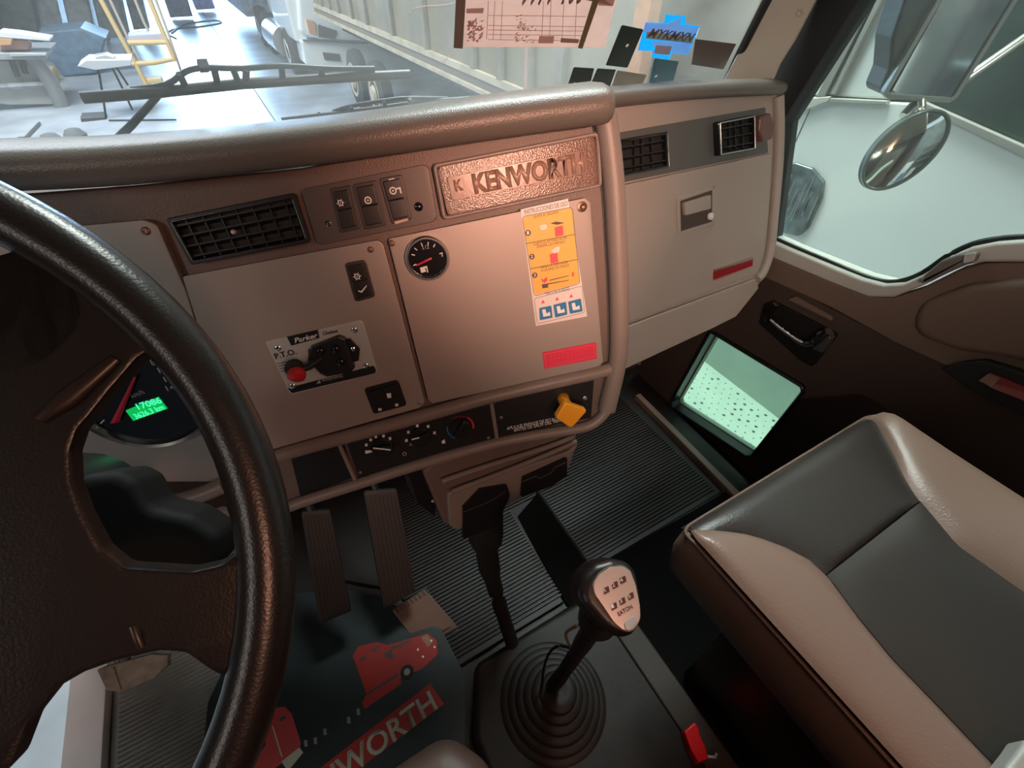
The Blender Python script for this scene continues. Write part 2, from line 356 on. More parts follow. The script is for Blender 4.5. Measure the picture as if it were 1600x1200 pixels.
for s_,a,b in (('80',(238,571),(250,568)),('100',(250,583),(272,577)),('120',(259,597),(283,591)),('140',(262,611),(284,606))): text('number',A,s_,a,b,8,mat('dial_print',(.42,.4,.36),.6),spd,.0118)
text('marking',A,'km/h',(207,622),(227,615),7,MATS['dial_print'],spd,.0118)
fromfaces('needle',[A.P(213,590,.016),A.P(209,589,.016),A.P(172,662,.016),A.P(186,660,.016),A.P(212,589,.019),A.P(179,661,.019)],[(0,1,2,3),(0,4,5,3),(1,4,5,2),(0,1,4),(3,2,5)],redprint,spd)
lcd=slab('display',A,[(197,641),(248,620),(262,638),(209,657)],.010,.0125,mat('green_lcd',(0,.2,.06),.3,emit=(0,.62,.10),es=.75),spd,at=.011)
lt=mat('lcd_digit',(.1,.9,.5),.3,emit=(.08,1,.5),es=1)
text('digit',A,'17086',(217,640),(254,629),9,lt,spd,.013,bold=.012); text('digit',A,'3626.3 km',(213,655),(258,639),8,lt,spd,.013,bold=.012)
# centre panels
pl=slab('left_panel',A,[(285,432),(590,375),(599,381),(664,628),(655,637),(440,698),(376,716)],-.008,.001,panelm,D,r=.004,b=.0012)
pr=slab('right_panel',A,[(606,373),(914,309),(922,315),(942,566),(936,573),(676,630),(669,625)],-.008,.001,panelm,D,r=.004,b=.0012)
screw(A,(579,390),.0045,MATS['brass_screw'],pl,.001); screw(A,(612,380),.0045,MATS['brass_screw'],pr,.001)
lathe('screw',A.P(909,323,.001),A.n,[(.008,0),(.008,.002),(.004,.003),(.002,.002)],MATS['brass_screw'],pr,16)
screw(A,(655,630),.003,steel,pl,.001)
# air vents
def vent(fr,px,parent,rows,colsx,tilt=0,label=None,h=.004,rim=black,mini=False):
    P2=[fr.uv(*p) for p in px]
    v=ringmesh('air_vent',fr,rnd(P2,.005),.006,-.006,h+.004,rim,parent); 
    prism('backing',fr,inset([Vector(p) for p in P2],.004),-.006,-.004,blackm,v)
    a,b,c,d=P2   # tl tr br bl
    for i in range(rows):
        t=(i+.8)/(rows+.6); l=a.lerp(d,t);r=b.lerp(c,t); e=(r-l).normalized()*.005; l+=e;r-=e; nn=Vector((-e.y,e.x)).normalized()
        vs=[]
        for q in (l,r):
            vs+=[fr.W(*(q+nn*.0012),h),fr.W(*(q-nn*.0012),h),fr.W(*(q-nn*.006),-.004),fr.W(*(q-nn*.0035),-.004)]
        fromfaces('louver',vs,[(0,1,2,3),(4,5,6,7),(0,4,5,1),(1,5,6,2),(2,6,7,3),(3,7,4,0)],black,v)
    for t in colsx:
        l=a.lerp(b,t);r=d.lerp(c,t); l,r=l.lerp(r,.08),r.lerp(l,.08); e=(b-a).normalized()*.001
        vs=[fr.W(*(l-e),h-.002),fr.W(*(l+e),h-.002),fr.W(*(r+e),h-.002),fr.W(*(r-e),h-.002),fr.W(*(l-e),-.004),fr.W(*(l+e),-.004),fr.W(*(r+e),-.004),fr.W(*(r-e),-.004)]
        fromfaces('vane',vs,[(0,1,2,3),(4,5,6,7),(0,1,5,4),(1,2,6,5),(2,3,7,6),(3,0,4,7)],black,v)
    return v
v=vent(A,[(263,341),(461,301),(486,378),(302,413)],D,4,[.12,.25,.38,.51,.64,.77,.9]); ringpx('rim',A,[(270,345),(458,307),(481,374),(305,408)],.0015,.004,.0095,mat('dark_chrome',(.25,.24,.23),.25,1),v,r=.004)
lathe('lever',A.P(366,362,.006),A.n,[(.003,0),(.0035,.004),(.002,.007)],mat('ivory_plastic',(.7,.55,.5),.5),v,12)
# switch panel
swp=slab('switch_panel',A,[(470,296),(662,257),(670,262),(683,340),(676,347),(500,383),(494,378)],-.008,.0005,mat('switch_panel_dark',(.085,.066,.06),.42,bump=.2,scale=400),D,r=.005,b=.001)
def rocker(fr,px,parent,name='rocker_switch',split=.5,r=.004):
    o=slab(name,fr,px,.0,.003,mat('switch_bezel',(.035,.03,.03),.4),parent,r=r,b=.001)
    q=[fr.uv(*p) for p in px]; q=inset([Vector(p) for p in q],.0045); m1=q[0].lerp(q[3],split);m2=q[1].lerp(q[2],split); 
    prism('rocker',fr,rnd([q[0],q[1],m2,m1],.002),.003,.007,black,o,b=.001); prism('rocker',fr,rnd([m1,m2,q[2],q[3]],.002),.003,.0055,black,o,b=.001); return o
def sym(fr,c,r,parent,m=None,kind='gear',h=.0075):
    m=m or white; cc=fr.P(*c,h)
    objs=[dtick(cc,fr,math.radians(a),r*.75,r*1.2,r*.10,0,m,None) for a in range(0,360,60)] if kind=='gear' else []
    objs.append(ringmesh('s',fr,[fr.loc(cc)+Vector((math.cos(t*math.pi/8),math.sin(t*math.pi/8)))*r*.85 for t in range(16)],r*.3,h,h+.0004,m,None,.0001))
    objs.append(lathe('s',cc,fr.n,[(r*.22,0),(r*.22,.0005)],m,None,8))
    return joined('symbol',objs,m,parent,'stuff')
r1=rocker(A,[(515,295),(549,289),(564,357),(531,364)],swp); sym(A,(532,317),.0045,r1)
r2=rocker(A,[(551,288),(588,281),(604,352),(569,359)],swp); sym(A,(575,313),.006,r2,kind='ring')
r3=rocker(A,[(592,279),(628,272),(644,342),(612,350)],swp); sym(A,(614,298),.006,r3,kind='ring'); 
slab('mark',A,[(607,280),(616,278),(617,281),(608,283)],.003,.0036,white,r3); slab('mark',A,[(616,346),(637,341),(638,344),(618,350)],.003,.0036,mat('tan_mark',(.7,.5,.4),.5),r3)
slab('mark',A,[(618,294),(626,292),(628,302),(626,302),(624,295),(619,296)],.0075,.008,white,r3)
screw(A,(513,349),.004,chrome,swp,.0005); lathe('button',A.P(654,323,.0005),A.n,[(.0065,0),(.006,.003),(.003,.0045)],gloss,swp,16)
# embossed name plate
npf=ringpx('name_plate',A,[(675,256),(936,205),(941,292),(692,345)],.006,-.008,.003,frmm,D,r=.009,b=.002)
slab('plate',A,[(682,261),(930,212),(935,289),(700,339)],-.008,.0005,nameplate,npf,r=.008,b=.001)
slab('recess_bar',A,[(698,277),(914,234),(919,270),(706,314)],.0004,.0016,mat('embossed_bar',(.22,.13,.10),.28,bump=.2,scale=200),npf,r=.002,b=.0005)
text('letters',A,'KENWORTH',(742,302),(914,267),24,letterm,npf,.0016,.0024,bold=.045)
sym(A,(719,292),.010,npf,letterm,'ring',.0018); text('emblem',A,'K',(712,299),(725,296),14,letterm,npf,.0018,.002,bold=.03)
# fuel gauge
gc=A.P(668,403,.0015); gz=lathe('fuel_gauge',gc,A.n,[(.033,0),(.033,.008),(.031,.011),(.0285,.011),(.0275,.006),(.0275,.004)],chrome,D,40)
lathe('dial',gc,A.n,[(.0274,0),(.0274,.0045)],gloss,gz,32)
joined('tick',[dtick(gc,A,math.radians(a),.019,.024,.0007,.005,white,None) for a in (195,155,130,100,75,50,10)],white,gz)
fromfaces('needle',[A.P(674,402,.0075),A.P(650,414,.0075),A.P(651,416,.0075),A.P(675,405,.0075),A.P(662,408,.009)],[(0,1,4),(1,2,4),(2,3,4),(3,0,4),(0,1,2,3)],redprint,gz)
slab('pump_symbol',A,[(656,417),(667,414),(669,424),(667,424.5),(666,417.5),(664,418),(665.5,423),(658,425)],.0065,.0072,white,gz)
text('number',A,'1/2',(661,390),(671,388),5,MATS['dial_print'],gz,.0065); text('marking',A,'1',(690,401),(692,401),5,MATS['dial_print'],gz,.0065)
# rockers in the left panel
r4=rocker(A,[(538,411),(571,405),(587,463),(555,472)],D,r=.006); sym(A,(558,432),.005,r4); slab('symbol',A,[(560,452),(565,453.5),(573,444),(574,445.5),(566,456),(560,453.5)],.006,.0066,white,r4)
r5=slab('rocker_switch',A,[(569,606),(622,592),(636,632),(584,646)],.0,.004,black,D,r=.006,b=.001)
slab('rocker',A,[(577,610),(598,604),(604,620),(583,626)],.004,.007,black,r5,b=.001,r=.002); slab('rocker',A,[(600,603),(620,598),(627,614),(606,620)],.004,.007,black,r5,b=.001,r=.002)
joined('symbol',[slab('s',A,q,.0075,.008,white) for q in ([(591,635),(596,634),(597,638),(592,639)],[(617,628),(622,627),(623,631),(618,632)])]+[slab('s',A,[(604,612),(611,611),(612,618),(606,619)],.0075,.008,MATS['dial_print'])],white,r5)
# power take-off plate
pto=slab('control_plate',A,[(415,533),(563,499),(568,503),(590,578),(585,583),(458,615),(452,612)],.0,.003,silver,D,r=.003,b=.0008)
slab('label_strip',A,[(449,525),(497,514),(500,527),(456,539)],.003,.0036,black,pto); slab('label_strip',A,[(450,605),(584,570),(588,577),(586,582),(457,613)],.003,.0036,black,pto,r=.002)
text('lettering',A,'Parker',(461,536),(498,527),7,white,pto,.004,bold=.02,shear=.3); text('lettering',A,'Chelsea',(505,524),(528,519),5,black,pto,.0036,bold=.02,shear=.2)
text('lettering',A,'P.T.O.',(431,561),(464,553),8,black,pto,.0036,bold=.02); text('lettering',A,'WARNING',(503,597),(536,589),5,silver,pto,.004)
joined('lettering',[slab('s',A,[(433+i*2,567+i*4),(450+i*1,563+i*4),(450+i*1,564+i*4),(433+i*2,568+i*4)],.003,.0035,darktrim) for i in range(4)],darktrim,pto)
slab('symbol',A,[(495,598),(500,592),(502,597)],.0036,.0042,silver,pto)
for p in ((434,544),(554,515),(572,571),(457,603)): screw(A,p,.005,chrome,pto,.003)
sb=slab('switch_body',A,[(487,538),(530,521),(541,525),(556,571),(550,577),(512,585),(502,580),(483,560)],.003,.013,black,pto,r=.004,b=.003)
slab('mounting_plate',A,[(482,545),(490,538),(548,527),(563,543),(561,562),(505,576),(484,562)],.003,.006,black,pto,r=.002,b=.001)
lathe('nut',A.P(552,545,.006),A.n,[(.004,0),(.004,.002),(.002,.003)],chrome,pto,6)
for p in ((525,545),(533,565),(501,548)): lathe('button',A.P(*p,.013),A.n,[(.007,0),(.0065,.004),(.004,.006)],gloss,pto,14)
tube('lever',[A.P(500,560,.008),A.P(482,573,.022),A.P(468,578,.034)],[.007,.006,.006],black,pto)
lathe('knob_collar',A.P(462,572,.022),A.n,[(.012,0),(.014,.006),(.013,.014)],blackm,pto,20)
lathe('knob',A.P(464,580,.036),(A.n+Vector((0,0,-.5))),[(.011,0),(.0135,.005),(.013,.011),(.008,.015)],red,pto,24)
# lower strip
slab('left_pocket',A,[(452,716),(536,695),(553,750),(468,780)],-.012,-.007,black,D,b=.001)
hv=slab('climate_panel',A,[(541,694),(766,628),(776,684),(560,748)],-.012,-.004,mat('climate_panel_black',(.014,.013,.013),.4),D,b=.001)
def climknob(c,r,ang):
    k=lathe('knob',A.P(*c,-.004),A.n,[(r,0),(r,.004),(r*.9,.006),(r*.55,.006)],black,hv,28)
    cc=A.P(*c,.002); u=A.u*math.cos(ang)+A.v*math.sin(ang); v=A.n.cross(u)
    q=[A.loc(cc+u*a*r*.95+v*b*r*.24) for a,b in((-1,-1),(1,-1),(1,1),(-1,1))]; prism('grip',A,rnd(q,.002),.000,.012,black,k,b=.0015)
    q=[A.loc(cc+u*a*r*.85+v*b) for a,b in((-1,-.0006),(1,-.0006),(1,.0006),(-1,.0006))]; return k
climknob((598,698),.019,-.05);climknob((656,682),.019,.25);climknob((719,668),.019,.9)
def arc(c,r,a0,a1,w,m,n=10):
    cc=A.loc(A.P(*c,-.004)); o=[];i=[]
    for j in range(n+1):
        t=math.radians(a0+(a1-a0)*j/n); d=Vector((math.cos(t),math.sin(t))); o.append(cc+d*(r+w));i.append(cc+d*r)
    return prism('temperature_arc',A,o+i[::-1],-.004,-.0034,m,hv)
arc((719,668),.0225,-20,45,.003,redprint);arc((719,668),.0225,48,120,.0015,mat('dark_red_print',(.25,.02,.04),.5));arc((719,668),.0225,160,235,.0022,mat('blue_print',(.02,.18,.42),.5))
ic=[]
for p in ((572,697),(579,689),(587,684),(599,683),(609,687),(638,677),(652,667),(669,668),(679,678),(635,690)): ic.append(slab('s',A,[(p[0]-2,p[1]-2),(p[0]+2,p[1]-2.5),(p[0]+2,p[1]+2),(p[0]-2,p[1]+2)],-.004,-.0034,MATS['dial_print']))
ic+= [slab('s',A,[(570,706),(579,705),(582,708),(571,711)],-.004,-.0034,white),slab('s',A,[(690,691),(695,688),(696,694),(691,695)],-.004,-.0034,MATS['dial_print'])]
ic.append(slab('s',A,[(584,693),(611,696),(611,698),(584,695)],.0125,.0131,MATS['dial_print'])); ic.append(slab('s',A,[(643,680),(655,677),(655,679),(643,682)],.0125,.0131,MATS['dial_print']))
joined('symbol',ic,white,hv,'stuff'); ringmesh('symbol',A,[A.uv(632,709,-.004)+Vector((math.cos(t*math.pi/4),math.sin(t*math.pi/4)))*.004 for t in range(8)],.001,-.004,-.0034,MATS['dial_print'],hv,.0002)
text('marking',A,'A/C',(640,697),(650,695),5,MATS['dial_print'],hv,-.0035)
screw(A,(563,738),.003,steel,hv,-.004); screw(A,(763,684),.003,steel,hv,-.004)
bp=slab('brake_panel',A,[(770,631),(930,588),(925,655),(779,684)],-.012,-.004,mat('climate_panel_black',(.01,.01,.01),.4),D,b=.001)
screw(A,(914,622),.0045,steel,bp,-.004); screw(A,(783,652),.003,steel,bp,-.004)
text('lettering',A,'APLIQUE FRENOS DE ESTACIONAMIENTO',(792,672),(908,649),5,white,bp,-.0034,bold=.006); text('lettering',A,'ANTES DE SALIR DEL VEHICULO',(803,675),(894,655),5,white,bp,-.0034,bold=.006)
tube('knob_stem',[A.P(880,622,-.004),A.P(882,628,.016),A.P(888,636,.028)],[.011,.010,.009],yellow,bp,16)
tag(slab('parking_brake_knob',A,[(883,629),(919,641),(893,670),(868,653)],.028,.040,yellow,bp,r=.006,b=.003,at=.04),'yellow square pull knob')
tube('upper_rail',[A.P(*p,.0) for p in ((376,736),(446,708),(560,677),(665,648),(765,620),(860,598),(950,577),(966,560))],.0125,frmm,D,14,n=4,up=A.n)
tube('lower_rail',[A.P(*p,-.002) for p in ((420,805),(466,786),(550,759),(660,724),(775,692),(860,676),(920,665),(948,640),(962,600),(966,565))],.0105,frmm,D,14,n=4,up=A.n)
for a,b in (((530,694),(556,752)),((767,625),(777,688))): tube('divider',[A.P(*a,-.004),A.P(*b,-.004)],.004,frmm,D,8)
tube('side_rail',[A.P(*p,.002) for p in ((945,180),(953,230),(960,300),(964,380),(967,460),(967,540),(962,580),(948,640))],.0165,frmm,D,16,n=4,up=A.n)
# fire sticker and warning sticker (lie on the right panel)
fs=slab('instruction_sticker',A,[(813,327),(887,310),(917,494),(837,509)],.001,.0016,mat('sticker_white',(.75,.70,.67),.45),None)
tag(fs,'white sticker with yellow INSTRUCCIONES DE USO fire extinguisher steps on the dash panel','sticker')
yl=mat('sticker_yellow',(.85,.47,.09),.45); dk=mat('sticker_ink',(.09,.07,.06),.6); bl=mat('sticker_blue',(.02,.19,.40),.5); pk=mat('sticker_red',(.7,.08,.10),.5)
text('lettering',A,'INSTRUCCIONES DE USO',(820,335),(887,321),6,dk,fs,.0017)
ringpx('outline',A,[(815,338),(894,323),(906,443),(834,463)],.0008,.0016,.0019,dk,fs,r=.006,b=.0001)
slab('yellow_field',A,[(816,339),(893,324),(905,442),(835,461)],.0016,.0018,yl,fs,r=.006)
slab('line',A,[(821,380),(897,365.5),(897,366.5),(821,381)],.0018,.002,dk,fs); slab('line',A,[(827,419.5),(902,404.5),(902,405.5),(827,420.5)],.0018,.002,dk,fs)
for s_,a,b in (('QUITE EL SEGURO',(834,341),(873,333)),('SUJETE EL EXTINGUIDOR',(834,384),(886,373)),('OPRIMA LAS MANIJAS',(839,388),(883,379)),('DIRIJA LA DESCARGA',(845,420),(888,411)),('A LA BASE DE FUEGO',(846,425),(889,416))): text('lettering',A,s_,a,b,3.6,dk,fs,.002)
for i,p in enumerate(((825,364),(831,401),(835.5,430))):
    n_=lathe('number_disc',A.P(*p,.0018),A.n,[(.0045,0),(.0045,.0003)],dk,fs,16); 
    text('digit',A,str(i+1),(p[0]-1.5,p[1]+2.5),(p[0]+1.8,p[1]+2),4.5,white,fs,.0022)
slab('extinguisher_picture',A,[(866,355),(879,352),(880,367),(867,370)],.0018,.0021,pk,fs,r=.002); slab('extinguisher_picture',A,[(858,397),(870,394),(872,409),(860,412)],.0018,.0021,pk,fs,r=.002)
slab('hand_picture',A,[(842,352),(853,350),(855,357),(845,360)],.0018,.0021,MATS['sticker_white'],fs,r=.003); slab('hand_picture',A,[(860,392),(868,386),(874,384),(874,392),(866,396)],.0018,.0021,MATS['sticker_white'],fs,r=.002)
slab('hand_picture',A,[(859,349),(868,346),(882,348),(870,351)],.0018,.0021,dk,fs)
slab('flame_picture',A,[(845,433),(848,437),(854,432),(855,438),(850,442),(846,439)],.0018,.0021,pk,fs); slab('flame_picture',A,[(893,426),(896,424),(896,432),(893,431)],.0018,.0021,pk,fs)
slab('hose_picture',A,[(858,437),(888,430),(888,431),(858,438.5)],.0018,.0021,dk,fs); slab('base_picture',A,[(846,444),(888,437),(888,438),(856,444),(856,449),(847,450)],.0018,.0021,dk,fs)
ringpx('outline',A,[(834,466),(909,446),(913,488),(839,506)],.0006,.0016,.0019,dk,fs,r=.004,b=.0001)
text('lettering',A,'TIPO DE FUEGO',(852,462),(890,453),4.5,dk,fs,.0018)
for k,(a,b,c,d) in enumerate((((842,481),(861,477),(863,496),(843,500)),((864,476),(884,471),(886,491),(867,496)),((887,471),(907,466),(910,486),(890,490)))): 
    q=slab('pictogram',A,[a,b,c,d],.0016,.0019,bl,fs,r=.002); cx_=(a[0]+c[0])/2;cy_=(a[1]+c[1])/2
    slab('white_shape',A,[(cx_-6,cy_-5),(cx_-1,cy_-6),(cx_+1,cy_+1),(cx_+6,cy_-2),(cx_+7,cy_+4),(cx_-4,cy_+6)],.0019,.0021,white,fs)
    slab('class_mark',A,[(845+22*k,474-4.6*k),(848+22*k,468-4.6*k),(851+22*k,473-4.6*k)],.0016,.0019,pk,fs)
rs=slab('warning_sticker',A,[(847,550),(931,534),(932,560),(850,576)],.001,.0016,redprint,None,r=.002)
tag(rs,'small red rectangular warning sticker low on the right dash panel','sticker')
ringpx('outline',A,[(850,553),(928,538),(929,557),(853,573)],.0005,.0016,.0018,mat('pink_ink',(.8,.2,.25),.5),rs,r=.001,b=.0001)
for i in range(3): text('lettering',A,['ATENCION NO OPERE','SIN LEER ANTES','EL MANUAL'][i] if False else '- - - - - - - - - -',(860,557+i*6),(920,545+i*6),2,MATS['pink_ink'],rs,.0017)
# ============================================================= GLOVE BOX UNIT
GB=thing('glove_box','beige glove box unit with two air vents on the passenger side','glove box',G.P(1080,380))
slab('housing',G,[(950,150),(1222,140),(1222,250),(1208,400),(1194,442),(1150,498),(1120,513),(968,585),(950,585)],-.16,-.010,glovem,GB,r=.015,b=.006)
padsweep('top_pad',G,[(930,158),(1000,150),(1080,143),(1160,139),(1213,137),(1226,138)],.012,.0145,.10,.022,padm,GB)
tube('side_rail',[G.P(*p,-.004) for p in ((1216,150),(1217,200),(1215,260),(1209,330),(1203,390),(1192,425),(1182,436))],.013,glovem,GB,14,n=4,up=G.n)
slab('vent_strip',G,[(962,208),(1200,167),(1204,238),(962,288)],-.012,-.006,greystrip,GB,r=.003,b=.001)
v=vent(G,[(962,219),(1038,206),(1041,262),(962,277)],GB,3,[.35,.5,.7],h=.006,rim=gloss); ringpx('rim',G,[(962,219),(1038,206),(1041,262),(962,277)],.0022,.008,.0112,MATS['dark_chrome'],v,r=.003)
v=vent(G,[(1117,191),(1174,180),(1176,234),(1119,244)],GB,3,[.35,.5,.7],h=.006,rim=gloss); ringpx('rim',G,[(1119,192),(1174,181),(1175,233),(1121,243)],.003,.008,.0112,steel,v,r=.003)
slab('vent_knob',G,[(1180,183),(1196,177),(1203,195),(1200,218),(1184,222),(1178,205)],-.006,.014,mat('reddish_brown_plastic',(.16,.08,.07),.3),GB,r=.01,b=.005)
slab('door',G,[(968,290),(1206,239),(1202,330),(1192,405),(1180,428),(972,508)],-.010,.0,glovem,GB,r=.006,b=.003)
slab('lower_panel',G,[(971,513),(1181,435),(1186,450),(1150,495),(1118,511),(970,580)],-.010,.001,glovem,GB,r=.008,b=.004)
hd=ringpx('latch',G,[(1057,310),(1116,290),(1116,350),(1058,368)],.008,-.002,.003,glovem,GB,r=.003)
slab('recess',G,[(1063,312),(1112,297),(1112,346),(1064,362)],-.004,.0006,mat('latch_recess',(.07,.05,.04),.5),hd,r=.003)
slab('paddle',G,[(1068,317),(1110,304),(1110,326),(1070,337)],.0006,.009,glovem,hd,r=.005,b=.002,at=.006)
lathe('lock',G.P(1109,338,.002),G.n,[(.0085,0),(.0085,.005),(.007,.006)],mat('ivory_lock',(.75,.72,.66),.4),hd,18)
bd=slab('badge',G,[(1115,421),(1175,403),(1174,415),(1114,437)],.0,.004,mat('badge_red',(.28,.012,.02),.25,coat=.5),GB,r=.002,b=.001)
slab('trim_line',G,[(1115,421),(1176,401),(1176,403.5),(1115,423.5)],.004,.006,chrome,bd); slab('trim_line',G,[(1114,436.5),(1174,414.5),(1174,415.5),(1114,438)],.003,.005,mat('pink_chrome',(.6,.3,.28),.3,.6),bd)
# ============================================================= STEERING WHEEL
a_=.80; WN=Vector((0,-math.sin(math.pi/2-a_)*1.0,0)); WN=Vector((0,-math.cos(a_),math.sin(a_)))
wc=Vector((-.278,.213,1.170)); WF=Fr(wc,WN,(1,0,0)); RW=.2265
SW=thing('steering_wheel','large black leather steering wheel in front of the dashboard','steering wheel',wc)
tube('rim',[WF.W(math.cos(t*math.pi/48)*RW,math.sin(t*math.pi/48)*RW) for t in range(96)],.0148,wheelm,SW,18,closed=True,up=WN)
half=[(40,370),(200,450),(270,490),(320,580),(285,548),(250,538),(215,560),(170,612),(140,650),(122,670),(110,705),(112,752),(130,802),(160,858),(195,886),(300,892),(345,882),(372,862),(410,860),(410,1000),(352,1062),(322,1044),(290,1021),(250,1018),(180,1034),(130,1052),(88,1076),(45,1130),(18,1200)]
R_=[WF.uv(*p) for p in half]; up_=[WF.uv(*p) for p in [(0,400)]]
topin=[WF.uv(*p) for p in ((-60,590),(0,576),(60,558),(88,535),(112,508),(117,476),(100,446),(65,422),(40,405))]
print('hub local',R_[-1],topin[0])
r_side=[q for q in topin]+R_
r_side=[Vector((max(q.x,.0),q.y)) for q in r_side]
top=[Vector((.0,topin[0].y))]; bot=[Vector((.0,R_[-1].y-.02))]
poly=top+r_side+bot; poly+= [Vector((-q.x,q.y)) for q in reversed(poly) if q.x>1e-6]
prism('spokes',WF,rnd(poly,.009,3),-.012,.001,wheelm,SW,b=.003)
lathe('hub',wc-WN*.03,WN,[(.07,0),(.09,.01),(.092,.03),(.08,.045),(.03,.05)],wheelm,SW,40)
for q in ((62,640),(150,590)): pass
tube('spoke_highlight',[WF.P(60,655,.002),WF.P(105,622,.003),WF.P(180,560,.002)],[.003,.005,.003],mat('highlight_bronze',(.025,.014,.009),.35,.1),SW,8,flat=.5,up=WN)  # raised strip stands in for a blurred warm highlight on the spoke
tube('spoke_highlight',[WF.P(207,978,.001),WF.P(214,998,.002),WF.P(220,1012,.001)],.002,MATS['highlight_bronze'],SW,8,flat=.5,up=WN)  # short strip modelled for a highlight on the lower spoke
# column shroud
cb=thing('steering_column','black plastic steering column shroud behind the wheel','steering column',wc-WN*.35)
axis=-WN
tube('shroud',[wc+axis*.045,wc+axis*.12,wc+axis*.22,wc+axis*.34],[.045,.07,.075,.07],black,cb,20)
slab('switch_pod',Fr(wc-WN*.16,WN),[(112,742),(185,736),(212,750),(236,792),(300,806),(345,835),(345,900),(150,900),(115,820)],-.06,0,mat('column_plastic',(.005,.005,.005),.7,spec=.15),cb,r=.015,b=.01)
tube('knee_trim',[A.P(*p,.012) for p in ((190,748),(235,775),(270,783),(310,774),(352,757))],.014,frmm,cb,12,n=4)
tube('tilt_lever',[A.P(*p,.03) for p in ((340,800),(352,820),(368,840))],[.014,.012,.010],silver,cb,10)
tube('cross_bar',[A.P(*p,.10) for p in ((205,905),(260,898),(340,880),(352,872))],.009,mat('column_bar',(.12,.12,.11),.35,.3),cb,10)
# ============================================================= CONSOLE UNDER THE DASH
CF=Fr((.27,.47,.6),(0,-.94,.34)); 
CN=thing('ashtray_console','brown plastic console with two black pockets under the dash','console',CF.P(790,760))
slab('body',CF,[(664,742),(690,722),(890,672),(908,684),(886,742),(872,752),(712,828),(698,824)],-.10,-.012,dash,CN,r=.01,b=.006)
slab('front_face',CF,[(699,771),(890,705),(905,690),(884,745),(872,753),(712,829),(703,822)],-.02,.0,frmm,CN,r=.008,b=.005)
for q in (((690,752),(760,728),(850,700),(895,683)),((706,768),(770,744),(850,712),(900,690))): tube('ridge',[CF.P(*p,-.004) for p in q],.006,frmm,CN,8,n=3)
pk1=slab('pocket',CF,[(722,790),(748,762),(790,755),(795,772),(775,820),(722,840)],-.002,.006,black,CN,r=.004,b=.001)
pk2=slab('pocket',CF,[(815,744),(884,713),(884,742),(860,758),(812,775)],-.002,.006,black,CN,r=.004,b=.001)
tube('wire_pull',[CF.P(*p,.008) for p in ((817,752),(838,744),(842,748),(862,738),(866,731),(884,722))],.0012,steel,CN,6); tube('wire_pull',[CF.P(*p,.008) for p in ((724,800),(760,786),(790,768))],.0008,steel,CN,6)
slab('side_bracket',CF,[(640,740),(664,735),(690,800),(688,822),(660,800)],-.10,-.03,black,CN,r=.004,b=.002); screw(CF,(677,783),.004,steel,CN,-.03)
# dark strap between console and boot
st=thing('shift_cable','thick black cable running from under the dash into the floor boot','cable',(.3,.3,0))
tube('sleeve',[CF.P(758,800,-.04),FL.P(762,870,.34),FL.P(775,925,.20),FL.P(800,1005,.05)],[.040,.026,.020,.018],blackm,st,10,n=5)
# ============================================================= GEAR LEVER
KF=Fr((.245,.137,.775),(-.12,-.45,.885),(.9,.1,0))
GL=thing('gear_lever','black gear lever with silver numbered shift pattern on its knob','gear lever',(.235,.19,.12))
tube('lever',[(.235,.185,.10),(.240,.165,.35),(.246,.150,.60),(.247,.145,.70)],[.016,.014,.016,.024],black,GL,14,n=5)
tube('collar',[(.2465,.147,.64),(.247,.145,.70)],[.030,.034],wheelm,GL,18)
kp=[(925,913),(934,898),(952,886),(972,884),(984,893),(992,915),(998,945),(999,965),(990,984),(975,986),(958,972),(940,945),(928,928)]
kb=[(904,925),(912,898),(930,880),(958,872),(983,878),(996,893),(1003,925),(1006,965),(994,994),(970,1000),(945,985),(925,962),(910,945)]
slab('knob',KF,kb,-.05,0,wheelm,GL,r=.025,b=.013,n=4); slab('bezel',KF,[(x+(x-962)*.05,y+(y-935)*.05) for x,y in kp],-.004,.0025,mat('bezel_rosy_chrome',(.6,.45,.4),.25,.9),GL,r=.014,b=.002)
fp=slab('shift_plate',KF,kp,.0,.004,mat('shift_plate_silver',(.62,.50,.45),.32,.35),GL,r=.014,b=.001)
for (x,y),s_ in zip(((945,922),(958.5,914),(971,906),(957,947),(970,939),(983,931)),('R','2','4','1','3','5')):
    slab('number_tile',KF,[(x-5,y-2.5),(x+4,y-7),(x+6,y+2),(x-3,y+6.5)],.004,.0046,mat('tile_dark_red',(.10,.02,.02),.4),fp,r=.0006)
    text('number',KF,s_,(x-1.2,y+4),(x+3,y+2),5.5,white,fp,.0048)
text('maker_mark',KF,'EATON',(967,963),(989,950),6,MATS['tile_dark_red'],fp,.0042,bold=.02)
slab('clear_button',KF,[(972,974),(985,962),(993,962),(993,974),(984,984),(976,984)],.004,.006,mat('grey_button',(.5,.47,.44),.3),GL,r=.004,b=.001)
tube('air_line',[(.222,.16,.62),FL.P(884,990,.5),FL.P(893,1012,.46),FL.P(908,1018,.44)],.003,mat('tan_hose',(.22,.14,.08),.4),GL,6,n=5)
tube('air_line',[FL.P(908,1018,.44),FL.P(870,1010,.36),FL.P(852,1035,.25),(.21,.19,.10)],.003,black,GL,6,n=5)
